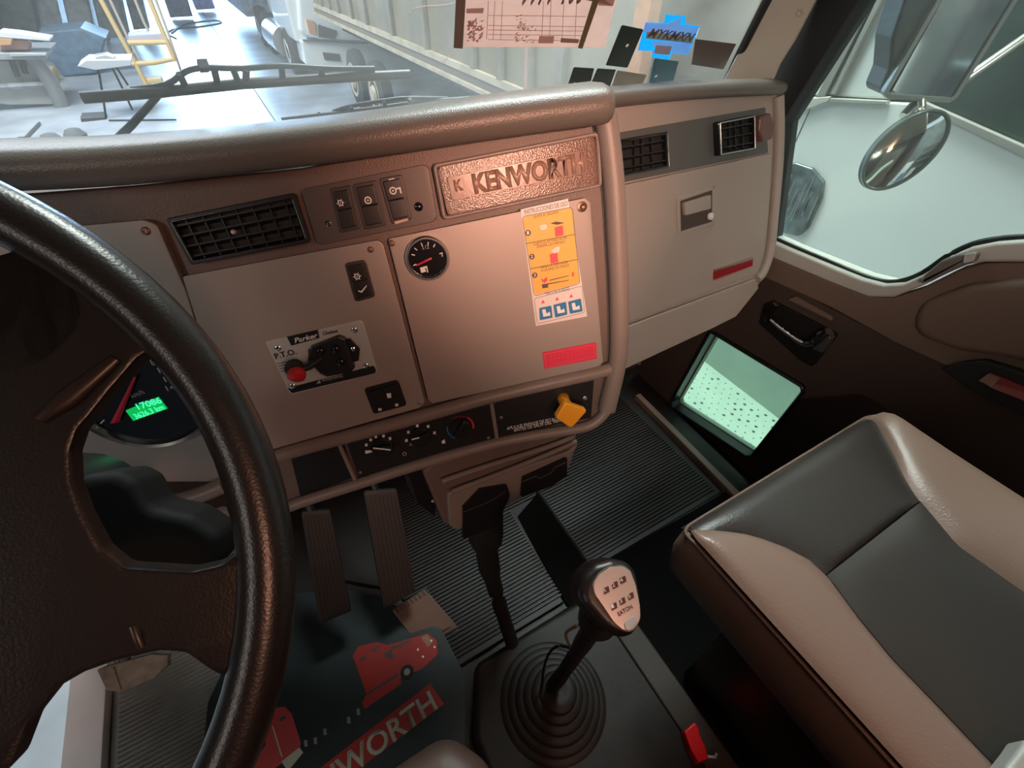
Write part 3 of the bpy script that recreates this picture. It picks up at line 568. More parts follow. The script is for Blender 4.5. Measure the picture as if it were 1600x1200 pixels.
# ============================================================= PEDALS
def pedal(name,label,px,z,tiltn,groove,mm):
    f=Fr(FL.P(*px[0],z),tiltn,(1,0,0)); p=thing(name,label,'pedal',f.P(*px[0]))
    o=slab('pad',f,px,-.018,0,mm,p,r=.008,b=.003); q=[f.uv(*c) for c in px]; a,b,c,d=q
    rb=[]
    for i in range(groove):
        t=(i+.7)/(groove+.4); l=a.lerp(b,t); r=d.lerp(c,t); l,r=l.lerp(r,.04),r.lerp(l,.04); e=(b-a).normalized()*.0016
        rb.append(prism('g',f,[l-e,l+e,r+e,r-e],0,.003,mm))
    joined('tread',rb,mm,p); tube('arm',[f.P((px[0][0]+px[1][0])/2,px[0][1]+20,-.01),f.P((px[0][0]+px[1][0])/2,px[0][1]+10,-.01)+Vector((0,.12,.12)),Vector((f.P(*px[0]).x,1.055,.62))],.01,black,p); return p
pm=mat('pedal_rubber',(.018,.017,.016),.5,bump=.3,scale=80)
pedal('accelerator_pedal','tall ribbed accelerator pedal to the right of the brake pedal',[(568,768),(620,764),(650,925),(600,952)],.34,(.05,-.75,.66),8,mat('worn_pedal_rubber',(.04,.03,.027),.45,bump=.3,scale=80))
pedal('brake_pedal','black ribbed brake pedal beside the steering wheel rim',[(470,800),(516,797),(550,955),(500,975)],.34,(.05,-.75,.66),8,pm)
hp=thing('heel_plate','ribbed tan heel plate at the foot of the accelerator pedal','heel plate',FL.P(655,960))
HF=Fr(FL.P(655,960,.03),(-.05,-.25,.97)); slab('plate',HF,[(612,953),(664,920),(720,985),(680,1040),(640,990)],-.02,0,mat('heel_plate_rubber',(.20,.12,.09),.35,vary=.2),hp,r=.005,b=.003)
joined('tread',[slab('g',HF,[(616+i*6.0,951-i*4.0),(618+i*6.0,950-i*4.0),(623+i*6.0,957-i*4.0),(621+i*6.0,958-i*4)],0,.003,darktrim) for i in range(9)],darktrim,hp)
# ============================================================= PRINTED MAT
PM=thing('printed_mat','dark blue-grey printed mat with red trucks and red KENWORTH banner','mat',FL.P(580,1100))
slab('mat_body',FL,[(395,960),(470,930),(560,925),(640,960),(690,985),(728,1060),(728,1200),(715,1330),(300,1400),(330,1100)],.013,.020,mat('printed_mat_slate',(.022,.032,.034),.5,bump=.3,scale=90,vary=.35,vscale=7),PM,r=.03,b=.002)
ink=mat('print_red',(.42,.028,.022),.5,vary=.08); z0=.0202
H=.022
bn=slab('banner',FL,[(468,1225),(672,1068),(694,1100),(530,1225),(470,1290),(400,1290)],.020,.021,ink,PM,at=.02)
text('banner_lettering',FL,'KENWORTH',(447,1290),(684,1106),27,mat('banner_cream',(.55,.52,.42),.6),PM,.0212,bold=.02)
slab('truck_print',FL,[(551,1025),(560,1010),(590,1003),(605,1008),(668,990),(682,1000),(684,1022),(660,1045),(625,1060),(628,1068),(570,1108),(566,1098),(573,1085)],.020,.021,ink,PM,at=.02)
for q in ([(562,1030),(571,1024),(572,1029),(563,1034)],[(580,1016),(590,1010),(597,1007),(584,1020)],[(600,1022),(612,1014),(615,1030),(604,1028)],[(573,1083),(622,1052),(624,1055),(574,1087)],[(612,1012),(640,1000),(640,1004),(612,1016)]): slab('truck_detail',FL,q,.0208,.0214,darktrim,PM,at=.02)
slab('truck_detail',FL,[(658,996),(668,992),(676,1004),(668,1012)],.0208,.0214,mat('print_tan',(.35,.2,.12),.5),PM,at=.02)
c=FL.P(636,1050,.0205); lathe('truck_tyre_print',c,(0,0,1),[(.017,0),(.017,.001)],black,PM,20); lathe('truck_wheel_print',c+Vector((0,0,.001)),(0,0,1),[(.008,0),(.008,.0006)],mat('print_grey',(.3,.28,.25),.5),PM,16)
slab('truck_print',FL,[(425,1118),(432,1106),(445,1104),(456,1115),(470,1160),(468,1175),(430,1200),(400,1215),(395,1190),(415,1165),(415,1140)],.020,.021,mat('print_rose',(.55,.07,.07),.5),PM,at=.02,r=.003)
slab('truck_detail',FL,[(437,1122),(446,1118),(448,1122),(438,1128)],.0208,.0214,darktrim,PM,at=.02); slab('truck_detail',FL,[(425,1135),(427,1134),(442,1182),(440,1184)],.0208,.0214,MATS['banner_cream'],PM,at=.02)
slab('truck_detail',FL,[(440,1190),(468,1168),(474,1176),(450,1205)],.0208,.0214,MATS['banner_cream'],PM,at=.02)
for p in ((560,1113),(545,1126),(508,1144),(493,1158),(478,1162)): slab('truck_detail',FL,[(p[0]-3,p[1]-5),(p[0]+2,p[1]-6),(p[0]+3,p[1]+4),(p[0]-2,p[1]+5)],.0208,.0214,MATS['print_grey'],PM,at=.02)
for p in ((674,1001),(679,1011),(661,1026),(653,1015)): lathe('lamp_print',FL.P(*p,.0212),(0,0,1),[(.003,0),(.003,.0005)],white,PM,8)
# dusty clutch pedal in the wheel opening
dp=thing('clutch_pedal','dusty pale clutch pedal seen below the wheel spoke','pedal',FL.P(210,1045,.14))
DF=Fr(FL.P(210,1045,.14),(0,-.5,.86)); slab('pad',DF,[(150,1046),(236,1022),(262,1024),(262,1040),(240,1060),(188,1083),(165,1078)],-.02,0,mat('dusty_metal',(.30,.25,.20),.7,bump=.3,scale=40,vary=.3,vscale=30),dp,r=.005,b=.003)
slab('rib',DF,[(172,1044),(178,1042),(190,1078),(184,1082)],0,.003,MATS['dusty_metal'],dp); tube('arm',[DF.P(200,1050,-.012),(DF.P(200,1050,-.012).x,1.055,.34)],.012,darktrim,dp)
# ============================================================= PASSENGER SEAT
ST=thing('passenger_seat','two-tone taupe and charcoal leather passenger seat beside the gear lever','seat',(.8,-.1,0))
ZS=.63
def lerp1(tab,y):
    if y>=tab[0][0]: return tab[0][1]
    for (a,b),(c,d) in zip(tab,tab[1:]):
        if y>=c: t=(a-y)/(a-c); t=t; return b+(d-b)*t
    return tab[-1][1]
seamL=[(.195,.50),(.175,.525),(.131,.585),(.09,.617),(.05,.636),(.013,.636),(-.05,.618),(-.11,.606),(-.153,.604),(-.242,.598),(-.5,.585)]
seamR=[(.19,1.066),(.15,1.035),(.114,1.006),(.06,.955),(.024,.931),(-.063,.892),(-.153,.898),(-.25,.91),(-.5,.93)]
YF=.205;YB=-.42;XL=.484;XR=1.10
def hz(x,y,cl,cr):
    if x<cl: t=(cl-x)/max(cl-XL,.02); z=ZS+.012*math.sin(min(t,1)*math.pi*.55)
    elif x>cr: t=(x-cr)/max(XR-cr,.02); z=ZS+.012*math.sin(min(t,1)*math.pi*.55)
    else: z=ZS-.008*math.sin((x-cl)/(cr-cl)*math.pi)
    return z
def patch(name,f0,f1,y0,y1,m,nu=20,nv=36,puff=.012,eL=0,eR=0,eF=0):
    vs=[];fs=[]
    for j in range(nv+1):
        y=y0+(y1-y0)*j/nv; a,b=f0(y),f1(y); cl,cr=lerp1(seamL,y),lerp1(seamR,y)
        for i in range(nu+1):
            s=i/nu; x=a+(b-a)*s; t=j/nv
            ed=1-(abs(2*s-1))**5; ef=1-abs(2*t-1)**14
            w=min(1,abs(b-a)/.06); z=hz(x,y,cl,cr)-puff+puff*w*ed*ef
            fr_=max(0,(y-(YF-.05))/.05); z-=.02*fr_**3
            vs.append(Vector((x,y-.0,z)))
    for j in range(nv):
        for i in range(nu): a=j*(nu+1)+i; fs.append((a,a+1,a+nu+2,a+nu+1))
    return fromfaces(name,vs,fs,m,ST,True,80)
L_=lambda y:lerp1(seamL,y); Rr=lambda y:lerp1(seamR,y)
patch('left_bolster',lambda y:XL+.035*max(0,(y-YF+.03)/.03)**2,L_,YF,YB,seatbei,puff=.012)
patch('right_bolster',Rr,lambda y:XR-.03*max(0,(y-YF+.03)/.03)**2,YF,YB,seatbei)
tag(patch('front_section',L_,Rr,YF+.006,.02,seatdark,nu=40),'charcoal leather front section'); patch('center_insert',L_,Rr,.018,YB,seatins,nu=40,puff=.010)
# skirt round the cushion
out=rnd([Vector(p) for p in ((XL,YB),(XL,YF),(XR,YF),(XR,YB))],.035,6); sk=[]
k=len(out); vs=[];fs=[]; prof=[(-.004,ZS-.026),(.004,ZS-.05),(.007,ZS-.09),(-.002,ZS-.15),(-.03,ZS-.175)]
for off,z in prof:
    ring=inset(out,-off)
    vs+=[Vector((q.x,q.y,z-( .0))) for q in ring]
for j in range(len(prof)-1):
    for i in range(k): fs.append((j*k+i,j*k+(i+1)%k,(j+1)*k+(i+1)%k,(j+1)*k+i))
fs+=[tuple(range(k)),tuple(range((len(prof)-1)*k,len(prof)*k))]
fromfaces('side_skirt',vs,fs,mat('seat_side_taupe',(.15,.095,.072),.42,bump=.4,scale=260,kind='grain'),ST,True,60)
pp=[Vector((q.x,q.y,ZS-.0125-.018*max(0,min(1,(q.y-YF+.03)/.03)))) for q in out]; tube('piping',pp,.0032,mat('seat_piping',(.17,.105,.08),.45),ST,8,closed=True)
def dashline(f,y0,y1,dx,z):
    o=[];y=y0
    while y>y1:
        o.append(tube('st',[Vector((f(y)+dx,y,z)),Vector((f(y-.007)+dx,y-.007,z))],.0009,MATS['seat_piping'],None,5)); y-=.010
    return joined('stitching',o,MATS['seat_piping'],ST)
dashline(lambda y:XL,.17,-.40,.010,ZS-.0035)
box('base',(.56,-.40,.02),(1.04,.06,.46),black,ST,b=.02)
bk=[(.50,-.40),(1.09,-.40),(1.09,-.53),(.50,-.53)]; prism('backrest',FL,rnd(bk,.04),ZS-.02,1.36,seatbei,ST,b=.04)
tag(slab('side_handle',Fr((0,0,ZS+.03),(0,0,1)),[(1572,1198),(1592,1172),(1606,1150),(1650,1190),(1590,1240)],-.03,0,silver,ST,r=.01,b=.006),'grey plastic piece at the rear corner')
# ============================================================= DRIVER SEAT
DS=thing('driver_seat','brown driver seat whose front corner shows at the bottom edge','seat',(-.28,-.2,0))
prism('cushion',FL,rnd([(-.55,-.38),(.025,-.38),(.025,.09),(-.01,.145),(-.52,.145),(-.55,.09)],.05,6),.42,.60,mat('driver_seat_brown',(.085,.05,.04),.5,bump=.4,scale=260),DS,b=.035)
box('base',(-.50,-.36,.021),(-.08,.05,.42),black,DS,b=.02)
prism('backrest',FL,rnd([(-.54,-.40),(-.04,-.40),(-.04,-.54),(-.54,-.54)],.05),.58,1.18,MATS['driver_seat_brown'],DS,b=.05)
# red clip
rc=thing('red_clip','small red plastic clip at the edge of the tunnel cover','clip',FL.P(1095,1155,.075))
RF=Fr(FL.P(1095,1155,.09),(0,0,1)); slab('body',RF,[(1069,1142),(1086,1127),(1093,1140),(1094,1148),(1103,1168),(1108,1185),(1092,1192),(1080,1172)],-.03,0,mat('red_clip_plastic',(.8,.01,.015),.4),rc,r=.004,b=.004)
tube('pin',[RF.P(1104,1182,-.01),RF.P(1118,1184,-.01),RF.P(1120,1178,-.01)],.004,steel,rc,8)
# ============================================================= RIGHT DOOR
DO=thing('door_1',None,None,(1.25,.3,0)); DO['kind']='structure'
sill=[(1120,340),(1204,373),(1240,389),(1300,414),(1350,434),(1385,443),(1415,441),(1445,428),(1480,405),(1520,385),(1560,377),(1600,374),(1700,372)]
lowl=[(1700,450),(1600,430),(1540,430),(1480,440),(1440,452),(1400,463),(1360,463),(1300,440),(1200,398),(1120,365)]
slab('sill_trim',DR,sill+[(1700,410),(1600,408),(1540,408),(1500,415),(1440,437+10),(1400,463),(1360,463),(1300,440),(1200,398),(1120,365)],-.05,.012,doorup,DO,b=.008)
slab('upper_panel',DR,[(1120,365),(1200,398),(1300,440),(1360,463),(1400,463),(1440,450),(1500,420),(1540,410),(1600,408),(1760,405),(1760,760),(1600,625),(1480,572),(1400,535),(1300,480),(1255,460),(1120,400)],-.03,.006,doorm,DO,b=.006)
# lower door panel with the look-down window opening
O=[DR.uv(*p) for p in ((1120,400),(1255,460),(1400,535),(1600,625),(1760,720),(1760,980),(1560,930),(1300,860),(1100,780),(980,640),(1040,430))]
Iw=[DR.uv(*p) for p in ((1112,514),(1258,601),(1260,612),(1178,714),(1168,713),(1052,636),(1050,625))]
n_=96; Oc=resamp([Vector(p) for p in O],n_)
I2=resamp(rnd(Iw,.02,5),n_)
cI=sum(I2,Vector((0,0)))/n_
def byang(L):
    L=[q for q in L]; L.sort(key=lambda q: math.atan2(q.y-cI.y,q.x-cI.x)); return L
def cast(poly,ang):
    d=Vector((math.cos(ang),math.sin(ang)));best=None
    for i in range(len(poly)):
        a=poly[i-1]-cI;b=poly[i]-cI;e=b-a;den=d.x*e.y-d.y*e.x
        if abs(den)<1e-12: continue
        t=(a.x*e.y-a.y*e.x)/den;s=(a.x*d.y-a.y*d.x)/den
        if t>0 and -1e-6<=s<=1+1e-6 and (best is None or t>best): best=t
    return cI+d*(best or .1)
angs=sorted(set([math.atan2(q.y-cI.y,q.x-cI.x) for q in I2]+[math.atan2(Vector(q).y-cI.y,Vector(q).x-cI.x) for q in O]))
oo=[cast([Vector(q) for q in O],a) for a in angs]; ii=[cast(I2,a) for a in angs]; k=len(angs)
vs=[DR.W(q.x,q.y,0) for q in oo]+[DR.W(q.x,q.y,0) for q in ii]+[DR.W(q.x,q.y,-.05) for q in oo]+[DR.W(q.x,q.y,-.05) for q in ii]
fs_=[]
for i in range(k):
    j=(i+1)%k; fs_+=[(i,j,k+j,k+i),(2*k+i,2*k+j,3*k+j,3*k+i),(k+i,k+j,3*k+j,3*k+i),(i,j,2*k+j,2*k+i)]
fromfaces('lower_panel',vs,fs_,doorlow,DO)
w2=ringmesh('window_2',DR,rnd(Iw,.02,6),.010,-.050,.014,mat('window_seal_black',(.012,.016,.014),.3),None,.003); struct(w2)
prism('glass',DR,inset(rnd(Iw,.02,6),.008),-.045,-.042,glassmat('door_glass',(.80,.97,.90),.02),w2)
ringmesh('inner_lip',DR,inset(rnd(Iw,.02,6),.010),.004,-.05,-.030,mat('lip_green_lit',(.16,.2,.17),.4),w2,.001)  # lip coloured green-grey for the green light on the ledge
# armrest bulge, handle, pocket
slab('armrest',DR,[(1440,470),(1520,440),(1620,430),(1760,440),(1760,640),(1600,560),(1500,545),(1430,520)],0,.022,doorm,DO,r=.08,b=.02)
slab('pull_pocket',DR,[(1478,572),(1510,562),(1545,558),(1600,575),(1760,640),(1760,720),(1600,640),(1540,612)],0,.024,blackm,DO,r=.02,b=.004)
rb=slab('reflector',DR,[(1541,587),(1556,576),(1600,594),(1680,625),(1680,650),(1600,615),(1560,600)],.020,.030,mat('dark_red_lens',(.28,.03,.03),.2,coat=1),DO,r=.003,b=.002); slab('reflector_end',DR,[(1541,587),(1556,576),(1574,583),(1562,596)],.030,.033,mat('tan_plate',(.35,.22,.17),.3,.5),rb,r=.002)
slab('handle_pocket',DR,[(1195,482),(1212,470),(1312,521),(1272,572),(1255,563),(1190,505)],0,.010,mat('pocket_black',(.008,.007,.007),.5),DO,r=.01,b=.002)
hh=tube('door_handle',[DR.P(*p,.035) for p in ((1204,500),(1222,515),(1250,534),(1264,537),(1276,533),(1296,518))],[.006,.006,.007,.009,.012,.012],chrome,DO,12,n=5)
slab('handle_end',DR,[(1203,474),(1216,468),(1222,475),(1208,492),(1201,487)],.01,.022,mat('dark_chrome2',(.35,.30,.28),.25,1),DO,r=.004,b=.003); slab('handle_end',DR,[(1288,514),(1298,514),(1311,523),(1296,546),(1280,540)],.015,.034,steel,DO,r=.004,b=.003)
lathe('screw',DR.P(1194,501,.01),(-1,0,0),[(.005,0),(.004,.003)],chrome,DO,12)
slab('handle_bezel',DR,[(1232,466),(1246,462),(1305,494),(1302,500)],.004,.010,doorm,DO,r=.003,b=.002)
# window seal and glass of the door
seal=[DR.P(*p,-.008) for p in ((1120,333),(1204,369),(1240,385),(1300,410),(1350,431),(1385,440),(1415,437),(1445,424),(1480,400),(1520,381),(1560,373),(1600,370),(1700,368))]
tube('window_seal',seal,.0055,mat('seal_rubber',(.01,.014,.012),.4),DO,8,n=4)
slab('mirror_cap',DR,[(1446,440),(1455,424),(1482,402),(1510,392),(1538,389),(1533,404),(1500,418),(1470,432)],.006,.03,mat('cap_grey',(.14,.13,.12),.4),DO,r=.01,b=.006); slab('cap_end',DR,[(1520,392),(1538,389),(1533,402),(1518,405)],.03,.034,silver,DO,r=.002)
w1=slab('window_1',DR,[(1090,390),(1227,192),(1349,0),(1500,-320),(2400,-320),(2300,380),(1600,385),(1520,395),(1450,440),(1400,455),(1350,445),(1240,400)],-.030,-.026,glassmat('side_glass',(.93,1,.97),.03),None); struct(w1)
# door frame / A pillar
pil=slab('trim_3',DR,[(1180,440),(1205,375),(1228,192),(1350,-2),(1560,-350),(1330,-350),(1210,100),(1150,230),(1100,440)],-.05,.015,mat('pillar_shade',(.012,.013,.012),.6),None,b=.004); struct(pil)  # frame strip coloured near black for the shadow beside the pillar
PF=Fr((1.16,.86,1.2),(-.80,-.60,0),(.6,-.8,0))
p2=slab('trim_4',PF,[(1100,170),(1130,128),(1165,60),(1203,-10),(1345,-260),(1430,-260),(1282,-10),(1244,62),(1220,100),(1207,130),(1205,170)],-.03,.0,pillm,None,b=.006); struct(p2)
lathe('screw_cap',PF.P(1248,21,.0),PF.n,[(.009,0),(.009,.002),(.005,.001),(.004,.003)],pillm,p2,20)
# ============================================================= WINDSCREEN, STICKERS, WIPERS
WS=Fr((.3,.93,1.16),(0,-.82,-.57))
ws=slab('window_3',WS,[(-700,300),(-700,-500),(1500,-500),(1190,0),(1130,125),(1050,215),(600,290)],-.003,0,glassmat('windscreen_glass',(.95,.97,.98),.045,.03),None); struct(ws)
sl=tube('trim_5',[WS.P(*p,.006) for p in ((1104,150),(1137,122),(1158,80),(1203,-8),(1330,-250))],.010,mat('windscreen_seal',(.012,.01,.01),.5),None,8,flat=.6,n=4); struct(sl)
ppink=mat('permit_paper',(.80,.68,.64),.6,vary=.05,vscale=40); ppink.node_tree.nodes['Principled BSDF'].inputs['Transmission Weight'].default_value=0
nt=ppink.node_tree; tl=nt.nodes.new('ShaderNodeBsdfTranslucent'); tl.inputs[0].default_value=(.95,.84,.80,1); mxs=nt.nodes.new('ShaderNodeMixShader'); mxs.inputs[0].default_value=.35; nt.links.new(nt.nodes['Principled BSDF'].outputs[0],mxs.inputs[1]); nt.links.new(tl.outputs[0],mxs.inputs[2]); nt.links.new(mxs.outputs[0],nt.nodes['Material Output'].inputs[0])
#
inkp=mat('permit_ink',(.23,.15,.14),.6); inkl=mat('permit_ink_light',(.42,.28,.27),.6)
pt=slab('permit_paper',WS,[(719,-60),(975,-60),(945,73),(724,72)],.001,.0018,ppink,None); tag(pt,'pink printed permit paper taped to the windscreen','paper')
text('number',WS,'9979-100',(812,8),(908,5),22,inkp,pt,.002,bold=.01)
for q in ([(728,12),(755,11),(754,19),(728,19)],[(842,55),(865,55),(864,66),(840,66)]): slab('print_block',WS,q,.0018,.0021,inkl,pt)
slab('print_block',WS,[(876,58),(904,60),(903,66),(875,65)],.0018,.0021,inkp,pt); slab('print_block',WS,[(885,-8),(912,-2)if False else (960,-2),(957,8),(934,7),(937,-8)],.0018,.0021,inkl,pt)
ln=[]
for y in (22,38,45,52,60): ln.append(slab('s',WS,[(762,y),(915,y+2),(915,y+2.8),(762,y+.8)],.0018,.002,inkl))
for x in (762,772,784,848,860,880,900): ln.append(slab('s',WS,[(x,0),(x+.8,0),(x-2,60),(x-2.8,60)],.0018,.002,inkl))
for i in range(60):
    x=random.uniform(727,750);y=random.uniform(30,64); ln.append(slab('s',WS,[(x,y),(x+random.uniform(3,7),y-random.uniform(1,5)),(x+4,y+1)],.0018,.002,inkl))
for i in range(46):
    x=random.uniform(802,835);y=random.uniform(22,66); ln.append(slab('s',WS,[(x,y),(x+random.uniform(2,6),y-random.uniform(-1,4)),(x+2,y+1.5)],.0018,.002,inkp))
joined('print_lines',ln,inkl,pt)
tp=mat('dark_tape',(.12,.10,.08),.5)
tag(slab('tape_strip',WS,[(714,-60),(730,-60),(722,74),(708,73)],.0019,.0026,tp,None),'dark grey vertical tape strip on the left edge of the permit','tape')
tag(slab('tape_strip',WS,[(943,-60),(955,-60),(909,74),(902,73)],.0026,.0032,mat('brown_tape',(.10,.075,.03),.5),None),'dark brown slanted tape strip near the right edge of the permit','tape')
dks=mat('black_sticker',(.012,.022,.018),.5)
for q,l,hole in (([(971,38),(1005,45),(980,105),(946,101)],'tall black rectangular sticker beside the blue sticker',(980,71)),([(896,104),(928,106),(919,140),(884,141)],'leftmost small black sticker standing on the dash edge',(897,131)),([(933,106),(962,108),(952,136),(919,139)],'small black sticker second from left on the dash edge',(942,132)),([(964,109),(1010,116),(1003,132),(955,135)],'translucent grey sticker right of the two small black stickers',None),([(1022,90),(1060,95),(1052,125),(1014,129)],'dark teal sticker directly below the blue sticker',(1025,119))):
    gr='grey' in l; o=slab('sticker',WS,q,.001,.0016,mat('grey_sticker',(.17,.17,.14),.5) if gr else (mat('teal_sticker',(.02,.10,.14),.5) if 'teal' in l else dks),None,r=.003); tag(o,l,'sticker')
    if hole: lathe('hole_mark',WS.P(*hole,.0016),WS.n,[(.0035,0),(.0035,.0003)],white,o,12)
bs=slab('sticker',WS,[(1008,33),(1037,35),(1040,21),(1071,24),(1070,36),(1092,40),(1074,84),(1049,82),(1045,92),(1017,88),(1020,78),(996,77)],.0018,.0026,translucent(mat('bright_blue_sticker',(.02,.45,.85),.4),(.05,.62,1)),None); tag(bs,'bright blue and white cross-shaped sticker on the windscreen','sticker')
slab('white_sweep',WS,[(1008,33),(1037,37),(1064,25),(1062,38),(1092,42),(1087,56),(1040,50),(1010,52),(1003,44)],.0026,.0029,translucent(mat('pale_sticker_print',(.62,.70,.76),.5),(.75,.85,.92)),bs)
slab('white_sweep',WS,[(1018,62),(1078,66),(1074,83),(1050,80),(1046,70),(1020,72)],.0026,.0029,MATS['pale_sticker_print'],bs)
slab('band',WS,[(1010,48),(1083,55),(1080,66),(1008,58)],.0029,.0031,mat('sticker_grey_green',(.25,.33,.33),.5),bs); text('lettering',WS,'MYKMXN',(1011,58),(1078,65),7,dk,bs,.0032,bold=.02)
slab('picture',WS,[(1024,69),(1049,71),(1045,84),(1021,82)],.0029,.0031,mat('picture_mauve',(.35,.28,.36),.5),bs)
tag(slab('sticker',WS,[(1086,60),(1150,68),(1130,108),(1080,100)],.001,.0014,mat('brown_reflection',(.10,.07,.06),.5),None,r=.002),'dim brown patch painted in for a reflection right of the blue sticker','sticker')  # flat patch stands in for a brownish reflection in the glass
wb=mat('wiper_black',(.014,.018,.018),.45)
WO=Fr(WS.o-WS.n*.035,WS.n)
wp=thing('wiper','long black windscreen wiper on the left, with its diagonal arm','wiper',WO.P(210,180))
tube('blade',[WO.P(*p) for p in ((128,153),(250,144),(380,131),(520,122),(640,116))],.0075,wb,wp,8); tube('frame',[WO.P(*p,-.006) for p in ((205,140),(260,132),(290,112),(320,106),(380,107),(440,103),(520,107),(585,107))],.004,wb,wp,8,n=3)
for a,b in (((335,110),(340,130)),((365,110),(372,128)),((385,108),(384,126)),((440,106),(442,124)),((280,115),(290,136)),((500,108),(505,121))): tube('strut',[WO.P(*a,-.004),WO.P(*b,-.002)],.005,wb,wp,6)
slab('clip',WO,[(311,103),(327,102),(326,110),(312,111)],-.012,.004,wb,wp,b=.001); tube('arm',[WO.P(250,146,-.004),WO.P(205,196,-.004),WO.P(170,230,-.004)],[.009,.011,.012],wb,wp,8,flat=.5)
wp=thing('wiper','lower black wiper lying along the dash edge by the trailer','wiper',WO.P(600,165))
tube('blade',[WO.P(*p) for p in ((440,187),(540,175),(650,160),(745,152))],.0035,wb,wp,8); tube('frame',[WO.P(*p,-.004) for p in ((520,175),(548,166),(600,157),(640,153),(700,154))],.0035,wb,wp,8,n=3)
for a,b in (((548,167),(550,174)),((600,158),(602,167)),((498,178),(500,182)),((640,154),(640,161))): tube('strut',[WO.P(*a),WO.P(*b)],.004,wb,wp,6)
# cracks and chips on the glass
ck=mat('glass_crack',(.9,.9,.9),.3)
tag(tube('glass_crack',[WS.P(*p,-.002) for p in ((640,22),(645,14),(660,10),(690,8),(712,4))],.0006,ck,None,5,n=4),'white hairline crack in the windscreen left of the permit','crack')
tag(tube('glass_crack',[WS.P(*p,-.002) for p in ((693,97),(704,85),(716,74))],.0005,ck,None,5,n=4),'short white crack just below the permit tape','crack')
# ============================================================= OUTSIDE MIRRORS
MN=Vector((-.52,-.85,-.0)).normalized(); MF=Fr((1.62,.73,1.22),MN,(1,-.3,0))
rm=thing('side_mirror','tall rectangular truck side mirror outside the passenger window','mirror',MF.P(1440,150))
op=[(1378,146),(1386,154),(1482,160),(1494,152),(1600,-20),(1660,-120),(1530,-120),(1462,0)]
slab('glass',MF,[(1391,146),(1398,150),(1476,155),(1486,148),(1592,-25),(1640,-110),(1540,-110),(1472,0)],0,.002,mirror,rm,r=.006)
ringpx('frame',MF,op,.012,-.012,.006,mat('mirror_frame_grey',(.28,.31,.30),.3,.4),rm,r=.012)
slab('housing',MF,[(1380,140),(1382,150),(1484,156),(1600,-20),(1655,-118),(1500,-118),(1425,-20),(1398,60),(1393,110)],-.09,-.010,mat('mirror_housing',(.06,.07,.07),.4,.1),rm,r=.02,b=.01)
tube('bracket',[MF.P(1440,152,-.03),MF.P(1425,168,-.02),MF.P(1412,182,-.01)],.014,steel,rm,8); tube('bracket',[MF.P(1500,130,-.06),MF.P(1600,60,-.10),MF.P(1750,0,-.2)],.012,steel,rm,8)
RC=Fr((1.56,.62,1.0),(-.66,-.72,.22),(1,-.6,0))
cm=thing('convex_mirror','round convex mirror hanging below the rectangular side mirror','mirror',RC.P(1450,175))
E_=[(1415.5+69.5*math.cos(t*math.pi/24),234-41*math.cos(t*math.pi/24)+49*math.sin(t*math.pi/24)) for t in range(48)]
eu=[RC.uv(*p) for p in E_]; ringmesh('rim',RC,eu,.006,-.01,.006,mat('rim_grey',(.16,.19,.19),.3,.5),cm,.002)
ec=sum([Vector(q) for q in eu],Vector((0,0)))/48; vs=[];fs=[]
for j in range(7):
    f_=1-j/7
    for q in eu: w=ec+(Vector(q)-ec)*f_*.95; vs.append(RC.W(w.x,w.y,.014*(1-f_*f_)))
vs.append(RC.W(ec.x,ec.y,.014)); 
for j in range(6):
    for i in range(48): fs.append((j*48+i,j*48+(i+1)%48,(j+1)*48+(i+1)%48,(j+1)*48+i))
for i in range(48): fs.append((6*48+i,6*48+(i+1)%48,7*48))
fromfaces('glass',vs,fs,mirror,cm,True,0); prism('back_shell',RC,eu,-.022,-.008,MATS['mirror_housing'],cm,b=.010)
tube('bracket',[RC.P(1455,190,-.03),RC.P(1440,172,-.035),MF.P(1440,153,-.03)],.010,steel,cm,8)
# ============================================================= NEIGHBOURING WHITE TRUCK
AF=Fr((2.5,1,.5),(-1,0,0),(0,-1,0))
nt=thing('white_truck','white truck cab parked right beside the passenger window','truck',(2.9,.4,-1.2))
slab('door_skin',AF,[(1190,175),(1250,152),(1390,159),(1438,162),(1600,240),(1800,330),(1900,900),(1500,1100),(1150,900),(950,420)],-.06,0,whitep,nt,b=.01)
slab('cab_side',AF,[(1190,172),(1250,148),(1390,156),(1440,156),(1480,-60),(1600,-400),(1300,-400),(1215,20)],-.06,-.004,whitep,nt,b=.01)
slab('side_window',AF,[(1442,158),(1480,-40),(1560,-400),(2600,-400),(2200,480),(1610,240)],-.05,-.02,glassd,nt)
for q in ([(1252,150),(1390,157),(1390,164),(1250,158)],[(1278,152),(1292,150),(1375,-10),(1356,-10)],[(1302,146),(1308,148),(1388,-10),(1378,-10)],[(1432,154),(1446,158),(1600,226),(1720,290),(1720,312),(1600,244),(1440,168)]): slab('trim_strip',AF,q,-.004,.018,mat('grey_trim_strip',(.34,.33,.30),.5,vary=.1),nt,b=.004)
slab('trim_strip',AF,[(1240,170),(1250,160),(1276,152),(1302,150),(1298,158),(1262,172)],0,.02,mat('pale_trim',(.55,.53,.48),.5),nt,b=.004)
tube('door_seam',[AF.P(1267,168),AF.P(1250,205),AF.P(1222,268),AF.P(1205,330)],.003,mat('seam_grey',(.18,.2,.2),.6),nt,6)
pw=slab('port_window',AF,[(1233,256),(1245,253),(1272,262),(1290,282),(1286,308),(1264,357),(1250,369),(1226,363),(1211,344),(1214,314)],0,.02,mat('port_glass',(.10,.13,.13),.25,.3,vary=.7,vscale=14,coat=.5),nt,r=.03,b=.01); pw['label']='small oval streaked glass port'
jj=[]
